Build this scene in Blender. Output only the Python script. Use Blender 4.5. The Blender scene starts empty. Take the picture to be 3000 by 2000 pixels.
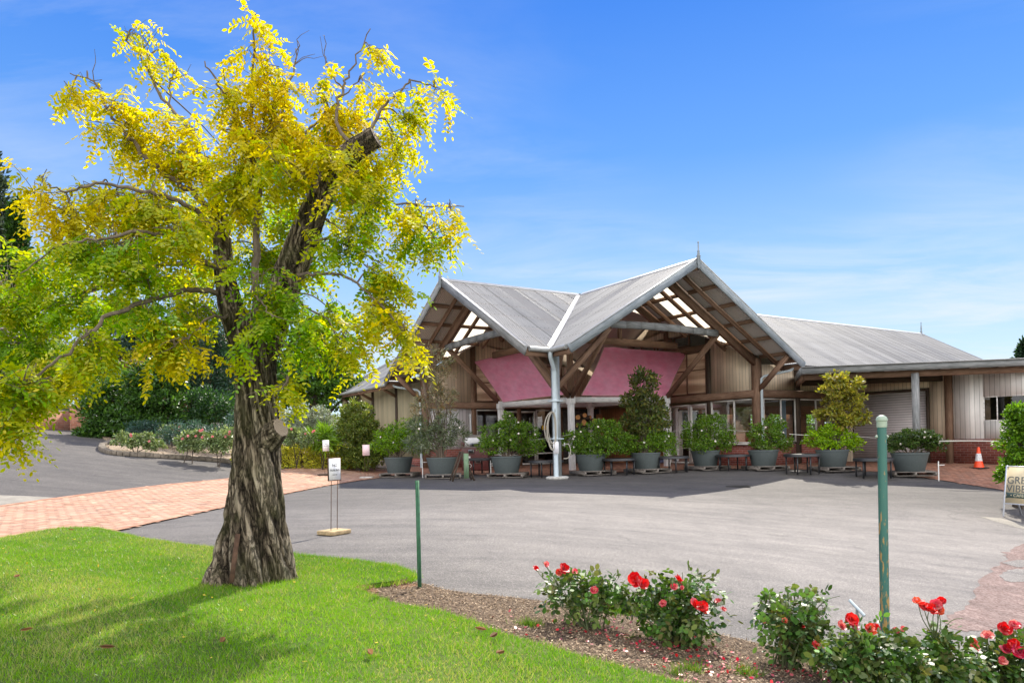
import bpy, math, random
import numpy as np
from mathutils import Vector, Matrix
RNG = np.random.default_rng(11); random.seed(11)
SC = bpy.context.scene; COL = SC.collection
# ------------------------------------------------------------------ camera model (photo measured on a 3000 x 2000 grid)
F, CX, CY, ROLL, PITCH, EYE = 2065.4, 1500.0, 1283.0, -0.0232, 0.0024, 1.2
_fw, _rt, _up = np.array([0., 1, 0]), np.array([1., 0, 0]), np.array([0., 0, 1])
_f2 = _fw*math.cos(PITCH)+_up*math.sin(PITCH); _u2 = _up*math.cos(PITCH)-_fw*math.sin(PITCH)
AR = _rt*math.cos(ROLL)+_u2*math.sin(ROLL); AU = _u2*math.cos(ROLL)-_rt*math.sin(ROLL); AF = _f2
CAM = np.array([0., 0, EYE])
def ray(px, py): return (px-CX)/F*AR+(CY-py)/F*AU+AF
def AT(px, py, Y):
    d = ray(px, py); return CAM+d*(Y/d[1])
def proj(p):
    d = np.asarray(p, float)-CAM; return (CX+F*d@AR/(d@AF), CY-F*d@AU/(d@AF))
# ------------------------------------------------------------------ terrain
def gz(X, Y):
    X = np.asarray(X, float); Y = np.asarray(Y, float)
    d = -.886*(X+4.2)+.4635*(Y-28)
    w = .8
    up = w*np.log1p(np.exp(np.clip(d/w, -30, 30)))
    zl = .155*np.minimum(up, 26)
    xr = np.log1p(np.exp(np.clip(X/.8, -30, 30)))*.8
    zr = -.0105*np.minimum(xr, 16)*np.clip(np.log1p(np.exp(np.clip((23.3-Y)/.6, -30, 40)))*.6, 0, 20.5)
    return zl+zr
def G(px, py, dz=0.):
    d = ray(px, py); t0 = 1.
    t = 1.0; prev = None
    while t < 90:
        p = CAM+d*t
        f = p[2]-(gz(p[0], p[1])+dz)
        if f <= 0:
            a, b = prev, t
            for _ in range(40):
                m = (a+b)/2; p = CAM+d*m
                if p[2]-(gz(p[0], p[1])+dz) > 0: a = m
                else: b = m
            p = CAM+d*b
            return np.array([p[0], p[1], float(gz(p[0], p[1]))])
        prev = t; t += .05
    p = CAM+d*60
    return np.array([p[0], p[1], float(gz(p[0], p[1]))])
def onG(x, y, dz=0.): return np.array([x, y, float(gz(x, y))+dz])
def atY(px, Y, dz=0.):
    """ground point under image column px at depth Y"""
    x = (px-CX)/F*Y; return onG(x, Y, dz)
# ------------------------------------------------------------------ scene helpers
def tag(o, label=None, cat=None, group=None, kind=None):
    if label: o['label'] = label
    if cat: o['category'] = cat
    if group: o['group'] = group
    if kind: o['kind'] = kind
    return o
def empty(name, loc=(0, 0, 0), rz=0., label=None, cat=None, group=None):
    o = bpy.data.objects.new(name, None); COL.objects.link(o)
    o.location = [float(v) for v in loc]; o.rotation_euler = (0, 0, rz); o.empty_display_size = .2
    return tag(o, label, cat, group)
def kids(o): return [c for c in bpy.data.objects if c.parent == o]
def copy_tree(o, parent=None):
    c = o.copy(); COL.objects.link(c)
    if parent: c.parent = parent
    for ch in kids(o): copy_tree(ch, c)
    return c
def make_mesh(name, V, loops, starts, totals, mat, parent=None, smooth=False, uv=None, col=None, loc=None):
    me = bpy.data.meshes.new(name)
    V = np.asarray(V, np.float32).reshape(-1, 3)
    loops = np.asarray(loops, np.int32).ravel()
    me.vertices.add(len(V)); me.vertices.foreach_set('co', V.ravel())
    me.loops.add(len(loops)); me.loops.foreach_set('vertex_index', loops)
    me.polygons.add(len(starts)); me.polygons.foreach_set('loop_start', np.asarray(starts, np.int32))
    me.polygons.foreach_set('loop_total', np.asarray(totals, np.int32))
    if smooth: me.polygons.foreach_set('use_smooth', np.ones(len(starts), bool))
    if uv is not None:
        l = me.uv_layers.new(name='UV'); l.data.foreach_set('uv', np.asarray(uv, np.float32).ravel())
    if col is not None:
        a = me.attributes.new('Col', 'FLOAT_COLOR', 'POINT')
        c = np.ones((len(V), 4), np.float32); c[:, :3] = col; a.data.foreach_set('color', c.ravel())
    me.update(calc_edges=True); me.validate()
    o = bpy.data.objects.new(name, me); COL.objects.link(o)
    if mat: me.materials.append(mat)
    if parent: o.parent = parent
    if loc is not None: o.location = [float(v) for v in loc]
    return o
class MB:
    def __init__(s): s.v = []; s.f = []; s.uv = []; s.n = 0
    def add(s, V, Fs, mode='auto'):
        V = np.asarray(V, float).reshape(-1, 3); b = s.n
        for f in Fs:
            P = V[list(f)]
            n = np.zeros(3)
            for i in range(len(P)): n += np.cross(P[i], P[(i+1) % len(P)])
            L = np.linalg.norm(n); n = n/L if L > 1e-12 else np.array([0, 0, 1.])
            if mode == 'wall':
                if abs(n[2]) > .7: uv = P[:, :2]
                else:
                    t = np.array([-n[1], n[0], 0]); t /= np.linalg.norm(t); uv = np.c_[P@t, P[:, 2]]
            else:
                E = np.roll(P, -1, 0)-P; e = E[np.argmax((E**2).sum(1))]; e = e/(np.linalg.norm(e)+1e-12)
                e = e*(1 if e[np.argmax(abs(e))] > 0 else -1)
                uv = np.c_[P@e, P@np.cross(n, e)]
            s.uv.append(uv); s.f.append([i+b for i in f])
        s.v.append(V); s.n += len(V); return s
    def box(s, c, d, rz=0., mode='auto', M=None):
        c = np.asarray(c, float); d = np.asarray(d, float)/2
        P = np.array([[x, y, z] for z in (-1, 1) for y in (-1, 1) for x in (-1, 1)])*d
        if M is not None: P = P@np.asarray(M).T
        elif rz:
            k, q = math.cos(rz), math.sin(rz); P = np.c_[P[:, 0]*k-P[:, 1]*q, P[:, 0]*q+P[:, 1]*k, P[:, 2]]
        return s.add(P+c, [(0, 2, 3, 1), (4, 5, 7, 6), (0, 1, 5, 4), (2, 6, 7, 3), (0, 4, 6, 2), (1, 3, 7, 5)], mode)
    def beam(s, a, b, w, h, up=(0, 0, 1), mode='auto'):
        a = np.asarray(a, float); b = np.asarray(b, float); d = b-a; L = np.linalg.norm(d); d = d/L
        up = np.asarray(up, float)
        if abs(d@up) > .98: up = np.array([1., 0, 0])
        x = np.cross(d, up); x /= np.linalg.norm(x); u = np.cross(x, d)
        P = [p+x*i*w/2+u*j*h/2 for p in (a, b) for i, j in ((-1, -1), (1, -1), (1, 1), (-1, 1))]
        return s.add(P, [(0, 1, 2, 3), (7, 6, 5, 4), (0, 4, 5, 1), (1, 5, 6, 2), (2, 6, 7, 3), (3, 7, 4, 0)], mode)
    def tube(s, pts, r, n=10, cap=True):
        pts = np.asarray(pts, float); m = len(pts); r = np.broadcast_to(np.asarray(r, float), (m,))
        T = np.gradient(pts, axis=0); T /= np.linalg.norm(T, axis=1)[:, None]+1e-12
        ref = np.array([0, 0, 1.]) if abs(T[0][2]) < .9 else np.array([1., 0, 0])
        V = []
        for i in range(m):
            x = np.cross(T[i], ref); x /= np.linalg.norm(x)+1e-12; y = np.cross(T[i], x); ref = np.cross(x, T[i])
            a = np.arange(n)*2*math.pi/n
            V.append(pts[i]+r[i]*(np.cos(a)[:, None]*x+np.sin(a)[:, None]*y))
        Fs = [(i*n+j, i*n+(j+1) % n, (i+1)*n+(j+1) % n, (i+1)*n+j) for i in range(m-1) for j in range(n)]
        if cap: Fs += [tuple(range(n))[::-1], tuple((m-1)*n+j for j in range(n))]
        return s.add(np.concatenate(V), Fs)
    def lathe(s, prof, c=(0, 0, 0), n=32, cap=(True, True)):
        a = np.arange(n)*2*math.pi/n; V = []
        for r, z in prof: V.append(np.c_[r*np.cos(a), r*np.sin(a), np.full(n, z)])
        m = len(prof)
        Fs = [(i*n+j, i*n+(j+1) % n, (i+1)*n+(j+1) % n, (i+1)*n+j) for i in range(m-1) for j in range(n)]
        if cap[0]: Fs.append(tuple(range(n))[::-1])
        if cap[1]: Fs.append(tuple((m-1)*n+j for j in range(n)))
        return s.add(np.concatenate(V)+np.asarray(c, float), Fs)
    def poly(s, P, mode='auto'):
        return s.add(P, [tuple(range(len(P)))], mode)
    def prism(s, P, off, mode='auto'):
        P = np.asarray(P, float); n = len(P); Q = P+np.asarray(off, float)
        Fs = [tuple(range(n))[::-1], tuple(n+i for i in range(n))]+[(i, (i+1) % n, n+(i+1) % n, n+i) for i in range(n)]
        return s.add(np.r_[P, Q], Fs, mode)
    def build(s, name, mat, parent=None, smooth=False, loc=None, bevel=0.):
        V = np.concatenate(s.v)
        if loc is not None: V = V-np.asarray(loc, float)
        tot = [len(f) for f in s.f]; st = np.cumsum([0]+tot[:-1])
        o = make_mesh(name, V, np.concatenate([np.asarray(f) for f in s.f]), st, tot, mat, parent, smooth, np.concatenate(s.uv), None, loc)
        if smooth:
            try: o.data.set_sharp_from_angle(angle=math.radians(40))
            except Exception: pass
        if bevel:
            b = o.modifiers.new('bevel', 'BEVEL'); b.width = bevel; b.segments = 2; b.limit_method = 'ANGLE'
        return o
def text_obj(name, body, size, M, mat, parent=None, ext=.0015, align='CENTER', sx=1.):
    cu = bpy.data.curves.new(name, 'FONT'); cu.body = body; cu.size = size; cu.extrude = ext
    cu.align_x = align; cu.align_y = 'CENTER'
    t = bpy.data.objects.new('tmp', cu); COL.objects.link(t)
    dg = bpy.context.evaluated_depsgraph_get(); me = bpy.data.meshes.new_from_object(t.evaluated_get(dg))
    bpy.data.objects.remove(t); me.name = name
    o = bpy.data.objects.new(name, me); COL.objects.link(o); me.materials.clear(); me.materials.append(mat)
    o.matrix_local = M @ Matrix.Diagonal((sx, 1, 1, 1))
    if parent: o.parent = parent
    return o
def frameM(o, x, y):
    """matrix with text x axis along x, up along y"""
    x = Vector(x).normalized(); y = Vector(y).normalized(); z = x.cross(y)
    M = Matrix.Identity(4)
    for i, a in enumerate((x, y, z)):
        for j in range(3): M[j][i] = a[j]
    M.translation = Vector([float(v) for v in o]); return M
# ------------------------------------------------------------------ materials
class NT:
    def __init__(s, name):
        s.m = bpy.data.materials.new(name); s.m.use_nodes = True; s.t = s.m.node_tree; s.t.nodes.clear()
        s.out = s.t.nodes.new('ShaderNodeOutputMaterial')
    def n(s, typ, ins=None, **kw):
        nd = s.t.nodes.new('ShaderNode'+typ)
        for k, v in kw.items(): setattr(nd, k, v)
        for k, v in (ins or {}).items():
            sk = nd.inputs[k]
            if isinstance(v, bpy.types.NodeSocket): s.t.links.new(v, sk)
            elif isinstance(v, bpy.types.Node): s.t.links.new(v.outputs[0], sk)
            elif v is not None: sk.default_value = v
        return nd
    def math(s, op, a, b=None, c=None, clamp=False):
        nd = s.n('Math', {0: a, 1: b, 2: c}, operation=op); nd.use_clamp = clamp; return nd.outputs[0]
    def mix(s, f, a, b, mode='MIX'):
        nd = s.n('Mix', data_type='RGBA', blend_type=mode)
        for i, v in ((0, f), (6, a), (7, b)):
            if isinstance(v, bpy.types.NodeSocket): s.t.links.new(v, nd.inputs[i])
            else: nd.inputs[i].default_value = v if i == 0 else (tuple(v)+(1,))[:4]
        return nd.outputs[2]
    def ramp(s, f, stops, interp='LINEAR'):
        nd = s.n('ValToRGB', {0: f}); cr = nd.color_ramp; cr.interpolation = interp
        while len(cr.elements) > 1: cr.elements.remove(cr.elements[-1])
        for i, (p, c) in enumerate(stops):
            e = cr.elements[0] if i == 0 else cr.elements.new(p)
            e.position = p; e.color = tuple(c)+(1,) if hasattr(c, '__len__') else (c, c, c, 1)
        return nd.outputs[0]
    def obj(s, scale=(1, 1, 1), loc=(0, 0, 0), rot=(0, 0, 0)):
        t = s.n('TexCoord'); return s.n('Mapping', {'Vector': t.outputs['Object'], 'Scale': scale, 'Location': loc, 'Rotation': rot}).outputs[0]
    def geo(s, scale=(1, 1, 1)):
        g = s.n('NewGeometry'); return s.n('Mapping', {'Vector': g.outputs['Position'], 'Scale': scale}).outputs[0]
    def uv(s, scale=(1, 1, 1)):
        t = s.n('TexCoord'); return s.n('Mapping', {'Vector': t.outputs['UV'], 'Scale': scale}).outputs[0]
    def noise(s, vec, scale, detail=4, rough=.55, dist=0.):
        return s.n('TexNoise', {'Vector': vec, 'Scale': scale, 'Detail': detail, 'Roughness': rough, 'Distortion': dist}).outputs[0]
    def bump(s, h, strength=.5, dist=.01):
        return s.n('Bump', {'Height': h, 'Strength': strength, 'Distance': dist}).outputs[0]
    def pbr(s, col, rough=.7, metal=0., nrm=None, spec=.5, **kw):
        ins = {'Base Color': col if isinstance(col, bpy.types.NodeSocket) else (tuple(col)+(1,))[:4], 'Roughness': rough, 'Metallic': metal, 'Specular IOR Level': spec}
        if nrm is not None: ins['Normal'] = nrm
        ins.update(kw)
        b = s.n('BsdfPrincipled', ins); s.t.links.new(b.outputs[0], s.out.inputs[0]); return s.m
    def surf(s, sh):
        s.t.links.new(sh.outputs[0] if isinstance(sh, bpy.types.Node) else sh, s.out.inputs[0]); return s.m
def simple(name, col, rough=.6, metal=0., var=.25, scale=8., bump=.0, spec=.5):
    t = NT(name); v = t.obj(); n = t.noise(v, scale, 5)
    c = t.mix(t.ramp(n, [(.3, 0), (.7, 1)]), [x*(1-var) for x in col], [min(1, x*(1+var)) for x in col])
    return t.pbr(c, rough, metal, t.bump(n, bump, .01) if bump else None, spec)
def timber(name, c1, c2, rough=.8, grain=1.):
    t = NT(name); v = t.uv((1.2, 22, 1)); g = t.noise(v, 2.2, 6, .6, .6)
    v2 = t.obj(); n2 = t.noise(v2, 1.3, 3)
    f = t.math('ADD', t.math('MULTIPLY', g, .75), t.math('MULTIPLY', n2, .35))
    c = t.ramp(f, [(.3, [x*.55 for x in c1]), (.48, c1), (.72, c2)])
    crack = t.ramp(t.noise(t.uv((.8, 30, 1)), 3, 4), [(.60, 1), (.68, .35)])
    c = t.mix(1., c, crack, 'MULTIPLY')
    return t.pbr(c, rough, 0, t.bump(f, .4*grain, .01), .3)
def leafmat(name, trans=.45, gloss=.35, rough=.4, tcol=(1.25, 1.2, .55)):
    t = NT(name); a = t.n('Attribute', attribute_name='Col')
    c = a.outputs['Color']
    tc = t.mix(1., c, tcol, 'MULTIPLY')
    d = t.n('BsdfDiffuse', {'Color': c}); tr = t.n('BsdfTranslucent', {'Color': tc})
    m = t.n('MixShader', {0: trans, 1: d.outputs[0], 2: tr.outputs[0]})
    g = t.n('BsdfGlossy', {'Color': (1, 1, 1, 1), 'Roughness': rough})
    fr = t.n('Fresnel', {'IOR': 1.42})
    k = t.math('MULTIPLY', fr.outputs[0], gloss)
    return t.surf(t.n('MixShader', {0: k, 1: m.outputs[0], 2: g.outputs[0]}))
# ------------------------------------------------------------------ camera, sun, sky
SUN_D = np.array([.33, .82, 1.]); SUN_D /= np.linalg.norm(SUN_D)
cam = bpy.data.cameras.new('camera'); cam.sensor_width = 36; cam.lens = F/3000*36; cam.shift_y = (CY-1000)/3000
cam.clip_end = 3000; cam.clip_start = .05
co = bpy.data.objects.new('camera', cam); COL.objects.link(co)
M = Matrix.Identity(4)
for i, a in enumerate((AR, AU, -AF)):
    for j in range(3): M[j][i] = a[j]
M.translation = Vector(CAM); co.matrix_world = M; SC.camera = co
sl = bpy.data.lights.new('sun', 'SUN'); sl.energy = 3.5; sl.angle = math.radians(.55); sl.color = (1, .925, .80)
so = bpy.data.objects.new('sun', sl); COL.objects.link(so)
so.rotation_euler = Vector(-SUN_D).to_track_quat('-Z', 'Y').to_euler(); so.location = (0, 0, 30)
w = bpy.data.worlds.new('World'); SC.world = w; w.use_nodes = True; wt = w.node_tree; wt.nodes.clear()
def wn(typ, ins=None, **kw):
    nd = wt.nodes.new('ShaderNode'+typ)
    for k, v in kw.items(): setattr(nd, k, v)
    for k, v in (ins or {}).items():
        if isinstance(v, bpy.types.NodeSocket): wt.links.new(v, nd.inputs[k])
        else: nd.inputs[k].default_value = v
    return nd
sky = wn('TexSky', sky_type='NISHITA', sun_disc=False)
sky.sun_elevation = math.asin(SUN_D[2]); sky.sun_rotation = math.atan2(SUN_D[0], SUN_D[1])
sky.altitude = 300; sky.air_density = 1.0; sky.dust_density = .1; sky.ozone_density = 5.0
hs = wn('HueSaturation', {'Color': sky.outputs[0], 'Saturation': 1.2, 'Value': 1.0})
tc = wn('TexCoord'); sep = wn('SeparateXYZ', {0: tc.outputs['Generated']})
def wm(op, a, b=None, clamp=False):
    nd = wn('Math', {0: a} if b is None else {0: a, 1: b}, operation=op); nd.use_clamp = clamp; return nd.outputs[0]
# thin high cloud: project the view direction on a plane overhead so that the streaks flatten towards the horizon
zc = wm('ADD', wm('MAXIMUM', sep.outputs[2], 0.), .10)
pl = wn('CombineXYZ', {0: wm('DIVIDE', sep.outputs[0], zc), 1: wm('DIVIDE', sep.outputs[1], zc), 2: .3})
mp = wn('Mapping', {'Vector': pl.outputs[0], 'Scale': (.55, 1.25, 1), 'Rotation': (0, 0, .5), 'Location': (3.1, .4, 0)})
c1 = wn('TexNoise', {'Vector': mp.outputs[0], 'Scale': 1.6, 'Detail': 9, 'Roughness': .62, 'Distortion': .5})
c2 = wn('TexNoise', {'Vector': mp.outputs[0], 'Scale': .55, 'Detail': 3, 'Roughness': .5})
r1 = wn('MapRange', {0: c1.outputs[0], 1: .42, 2: .68, 3: 0., 4: 1.}); r2 = wn('MapRange', {0: c2.outputs[0], 1: .40, 2: .56, 3: 0., 4: 1.})
low = wn('MapRange', {0: sep.outputs[2], 1: .02, 2: .55, 3: 1., 4: .42})
cl = wm('MULTIPLY', wm('MULTIPLY', r1.outputs[0], r2.outputs[0]), wm('MULTIPLY', low.outputs[0], .7), True)
ra = wn('ValToRGB', {0: wm('MAXIMUM', sep.outputs[2], 0.)}); cr = ra.color_ramp
for i, (p, c) in enumerate(((0., (2.05, 2.45, 2.75)), (.10, (1.70, 2.15, 2.66)), (.22, (1.08, 1.72, 2.66)), (.36, (.42, 1.08, 2.58)), (.52, (.16, .68, 2.38)), (.8, (.12, .5, 1.9)))):
    e = cr.elements[i] if i < 2 else cr.elements.new(p); e.position = p; e.color = c+(1,)
nk = wn('Mix', {0: .08, 6: ra.outputs[0], 7: hs.outputs[0]}, data_type='RGBA')
mx = wn('Mix', {0: cl, 6: nk.outputs[2], 7: (2.5, 2.65, 2.85, 1)}, data_type='RGBA')
rear_fill = wn('MapRange', {0: sep.outputs[1], 1: .15, 2: -.55, 3: 0., 4: .9}, interpolation_type='SMOOTHSTEP')  # bright cloud added behind the camera to fill the shaded fronts
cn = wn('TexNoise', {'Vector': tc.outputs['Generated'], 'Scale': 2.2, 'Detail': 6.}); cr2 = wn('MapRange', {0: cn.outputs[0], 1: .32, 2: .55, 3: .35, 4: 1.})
mr = wn('Mix', {0: wm('MULTIPLY', rear_fill.outputs[0], cr2.outputs[0]), 6: mx.outputs[2], 7: (9.7, 9.4, 9.2, 1)}, data_type='RGBA')
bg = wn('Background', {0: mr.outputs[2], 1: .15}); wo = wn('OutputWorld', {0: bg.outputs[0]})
vs = SC.view_settings; vs.view_transform = 'Standard'; vs.look = 'None'; vs.exposure = 1.25; vs.gamma = 1.
try: vs.use_curve_mapping = False
except Exception: pass
SC.cycles.max_bounces = 7; SC.cycles.transparent_max_bounces = 12; SC.cycles.sample_clamp_indirect = 6
# ------------------------------------------------------------------ materials
t = NT('asphalt'); v = t.geo()
sp = t.noise(v, 95, 3, .7); sp2 = t.n('TexVoronoi', {'Vector': v, 'Scale': 130.}).outputs['Color']
big = t.noise(v, .35, 5, .6, .4); mid = t.noise(v, 2.3, 5, .6)
strk = t.noise(t.n('Mapping', {'Vector': v, 'Scale': (.35, 2.6, 1), 'Rotation': (0, 0, .18)}).outputs[0], .9, 5, .6, .8)
base = t.ramp(big, [(.32, (.085, .079, .077)), (.5, (.148, .136, .126)), (.66, (.205, .187, .17))])
base = t.mix(.55, base, t.ramp(strk, [(.32, (.095, .088, .086)), (.62, (.215, .197, .18))]))
base = t.mix(.25, base, t.ramp(mid, [(.35, (.12, .11, .11)), (.65, (.25, .23, .215))]))
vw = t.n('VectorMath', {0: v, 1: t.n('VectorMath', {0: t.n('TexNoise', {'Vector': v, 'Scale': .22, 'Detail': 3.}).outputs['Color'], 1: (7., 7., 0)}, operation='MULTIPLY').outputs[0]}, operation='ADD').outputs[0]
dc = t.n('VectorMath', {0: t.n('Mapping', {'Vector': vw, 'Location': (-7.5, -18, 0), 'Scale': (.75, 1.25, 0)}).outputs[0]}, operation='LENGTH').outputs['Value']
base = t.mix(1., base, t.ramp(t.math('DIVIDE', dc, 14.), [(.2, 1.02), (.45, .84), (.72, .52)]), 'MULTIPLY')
sv = t.n('SeparateColor', {0: sp2}).outputs[0]
blt = t.ramp(t.noise(v, .75, 5, .65), [(.58, 0), (.70, 1)]); base = t.mix(t.math('MULTIPLY', blt, .30), base, (.075, .068, .062))
spk = t.ramp(sv, [(0, .45), (.5, .95), (.86, 1.15), (.93, 2.1)])
base = t.mix(.85, base, spk, 'MULTIPLY')
wv = t.n('VectorMath', {0: v, 1: t.n('VectorMath', {0: t.n('TexNoise', {'Vector': v, 'Scale': 1.1, 'Detail': 4.}).outputs['Color'], 1: (1.1, 1.1, 1.1)}, operation='MULTIPLY').outputs[0]}, operation='ADD').outputs[0]
ck = t.n('TexVoronoi', {'Vector': wv, 'Scale': .55}, feature='DISTANCE_TO_EDGE').outputs['Distance']
ckm = t.math('MULTIPLY', t.ramp(ck, [(0, 1), (.007, .8), (.014, 0)]), t.ramp(t.noise(v, .28, 2), [(.54, 0), (.66, 1)]))
base = t.mix(t.math('MULTIPLY', ckm, .6), base, (.03, .028, .027))
hgt = t.math('ADD', t.math('MULTIPLY', sp, .6), t.math('MULTIPLY', sv, .5))
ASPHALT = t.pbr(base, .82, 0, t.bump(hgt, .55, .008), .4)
def gravel(name, ca, cb, sc=60, rough=.9):
    t = NT(name); v = t.geo(); vo = t.n('TexVoronoi', {'Vector': v, 'Scale': float(sc)})
    f = t.n('SeparateColor', {0: vo.outputs['Color']}).outputs[0]; n = t.noise(v, 3., 5)
    c = t.mix(f, ca, cb); c = t.mix(.6, c, t.ramp(n, [(.3, .6), (.7, 1.25)]), 'MULTIPLY')
    return t.pbr(c, rough, 0, t.bump(vo.outputs['Distance'], .8, .012), .3)
WORN = gravel('worn_aggregate', (.12, .075, .066), (.26, .195, .175), 45)
CONCRETE = gravel('pale_concrete', (.26, .24, .205), (.34, .315, .27), 160)
MULCH = gravel('mulch_soil', (.06, .04, .025), (.17, .115, .072), 70)
BEDSOIL = gravel('bed_mulch', (.20, .15, .105), (.40, .32, .23), 40)
t = NT('turf_soil'); v = t.geo(); n = t.noise(v, 1.1, 5); n2 = t.noise(v, 30, 4)
c = t.mix(t.ramp(n, [(.35, 0), (.65, 1)]), (.055, .10, .018), (.12, .15, .04)); c = t.mix(.6, c, t.ramp(n2, [(.3, .5), (.7, 1.4)]), 'MULTIPLY')
TURF = t.pbr(c, .95, 0, t.bump(n2, .8, .02), .1)
DIRT = gravel('cut_soil', (.10, .05, .025), (.23, .12, .06), 50)
t = NT('far_ground'); v = t.geo(); n = t.noise(v, .15, 5)
FARG = t.pbr(t.mix(n, (.06, .10, .03), (.12, .14, .05)), .95, 0, None, .1)
def colmat(name, rough=.85, bumps=30., spec=.3, mul=(1, 1, 1), bst=.35):
    t = NT(name); a = t.n('Attribute', attribute_name='Col'); v = t.geo(); n = t.noise(v, bumps, 5); n2 = t.noise(v, 1.2, 4)
    c = t.mix(.5, a.outputs['Color'], t.ramp(n, [(.3, .7), (.7, 1.25)]), 'MULTIPLY')
    c = t.mix(.5, c, t.ramp(n2, [(.3, .75), (.7, 1.2)]), 'MULTIPLY')
    return t.pbr(c, rough, 0, t.bump(n, bst, .006), spec)
PAVER = colmat('clay_paver', .85, 45.)
MORTAR = simple('paver_joint', (.055, .04, .032), .95, 0, .3, 40)
def brickmat(name, c1, c2, mort, bw=.24, bh=.086):
    t = NT(name); u = t.uv()
    b = t.n('TexBrick', {'Vector': u, 'Color1': tuple(c1)+(1,), 'Color2': tuple(c2)+(1,), 'Mortar': tuple(mort)+(1,), 'Scale': 1., 'Mortar Size': .0055, 'Mortar Smooth': .1, 'Brick Width': bw, 'Row Height': bh, 'Bias': 0.})
    n = t.noise(t.obj(), 9, 5)
    c = t.mix(.5, b.outputs[0], t.ramp(n, [(.3, .65), (.7, 1.3)]), 'MULTIPLY')
    h = t.math('SUBTRACT', 1., b.outputs['Fac'])
    return t.pbr(c, .85, 0, t.bump(h, .5, .008), .3)
BRICK = brickmat('red_brick', (.20, .055, .045), (.30, .095, .07), (.36, .27, .24))
BRICKW = brickmat('orange_brick', (.34, .13, .08), (.42, .20, .13), (.36, .27, .21))
def boards(name, c, w=.155, dirt=.25):
    t = NT(name); u = t.n('SeparateXYZ', {0: t.uv()}); x = t.math('DIVIDE', u.outputs[0], w)
    fr = t.math('FRACT', x); idx = t.math('FLOOR', x)
    gr = t.ramp(fr, [(0, .30), (.045, .55), (.09, 1), (.95, 1), (1, .45)])
    wn_ = t.n('TexWhiteNoise', {'W': idx}, noise_dimensions='1D').outputs[0]
    st = t.noise(t.uv((14, .8, 1)), 1.5, 5, .6); n = t.noise(t.obj(), .9, 4)
    cc = t.mix(wn_, [k*.86 for k in c], [min(1, k*1.12) for k in c])
    cc = t.mix(.5, cc, t.ramp(st, [(.3, 1-dirt), (.65, 1.1)]), 'MULTIPLY'); cc = t.mix(.4, cc, t.ramp(n, [(.3, .7), (.7, 1.2)]), 'MULTIPLY')
    cc = t.mix(1., cc, gr, 'MULTIPLY')
    return t.pbr(cc, .75, 0, t.bump(gr, .6, .012), .3)
TAN = boards('tan_board', (.76, .63, .47)); LAV = boards('white_board', (.84, .82, .84), .16, .18); PALE = boards('offwhite_board', (.90, .88, .85), .16, .2)
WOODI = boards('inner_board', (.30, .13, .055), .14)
BROWN = timber('brown_timber', (.155, .09, .058), (.29, .18, .12)); GREYT = timber('weathered_timber', (.15, .158, .162), (.31, .315, .315)); BLUEF = timber('grey_painted_fascia', (.17, .20, .225), (.33, .36, .385))
WHITET = timber('whitewashed_timber', (.52, .52, .53), (.80, .78, .75)); PALLET = timber('pallet_timber', (.15, .13, .115), (.30, .27, .235)); DARKT = timber('dark_timber', (.05, .036, .026), (.10, .07, .05))
def roofmat(name, under=False):
    t = NT(name); u = t.n('SeparateXYZ', {0: t.uv()}); x = t.math('DIVIDE', u.outputs[0], .762)
    idx = t.math('FLOOR', x); fr = t.math('FRACT', x)
    wn_ = t.n('TexWhiteNoise', {'W': idx}, noise_dimensions='1D').outputs[0]
    seam = t.ramp(fr, [(0, .25), (.035, .35), (.055, 1)])
    yy = t.math('FRACT', t.math('DIVIDE', u.outputs[1], .95)); xs = t.math('FRACT', t.math('DIVIDE', u.outputs[0], .152))
    dot = t.math('MULTIPLY', t.math('LESS_THAN', t.math('ABSOLUTE', t.math('SUBTRACT', yy, .5)), .02), t.math('LESS_THAN', t.math('ABSOLUTE', t.math('SUBTRACT', xs, .5)), .14))
    st = t.noise(t.uv((9, .35, 1)), 1.4, 5, .6); n = t.noise(t.uv((1, 1, 1)), .8, 4)
    c = t.mix(wn_, (.155, .157, .16), (.25, .25, .25)); c = t.mix(.6, c, t.ramp(st, [(.3, .62), (.7, 1.25)]), 'MULTIPLY'); c = t.mix(.4, c, t.ramp(n, [(.3, .7), (.7, 1.2)]), 'MULTIPLY')
    c = t.mix(1., c, seam, 'MULTIPLY'); c = t.mix(t.math('MULTIPLY', dot, .8), c, (.03, .03, .032))
    c = t.mix(t.n('NewGeometry').outputs['Backfacing'], (.58, .54, .52), c)  # underside of the sheet coloured paler to lift its shade
    return t.pbr(c, t.math('ADD', .48, t.math('MULTIPLY', wn_, .2)), .0, None, .35)
ROOF = roofmat('corrugated_steel'); FLASH = simple('steel_flashing', (.42, .42, .415), .5, .3, .12, 5); GUTTER = simple('gutter_steel', (.36, .37, .36), .5, .3, .15, 6)
t = NT('fibreglass_sheet'); st = t.noise(t.uv((9, .5, 1)), 1.5, 4); c = t.mix(st, (.80, .70, .50), (.95, .88, .72))
SKYL = t.surf(t.n('MixShader', {0: .72, 1: t.n('BsdfDiffuse', {'Color': (.85, .85, .86, 1)}).outputs[0], 2: t.n('BsdfTranslucent', {'Color': c}).outputs[0]}))
t = NT('aged_roof_sheet'); st = t.noise(t.uv((9, .4, 1)), 1.4, 5); c = t.mix(st, (.22, .22, .225), (.36, .36, .36))
SKYO = t.surf(t.n('MixShader', {0: .22, 1: t.n('BsdfDiffuse', {'Color': c}).outputs[0], 2: t.n('BsdfTranslucent', {'Color': (.8, .8, .8, 1)}).outputs[0]}))
t = NT('polycarbonate_glow_tint'); u = t.n('SeparateXYZ', {0: t.uv()}); band = t.noise(t.uv((.15, 1.6, 1)), 1.7, 2); fine = t.noise(t.uv((60, .4, 1)), 1., 3)
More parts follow.
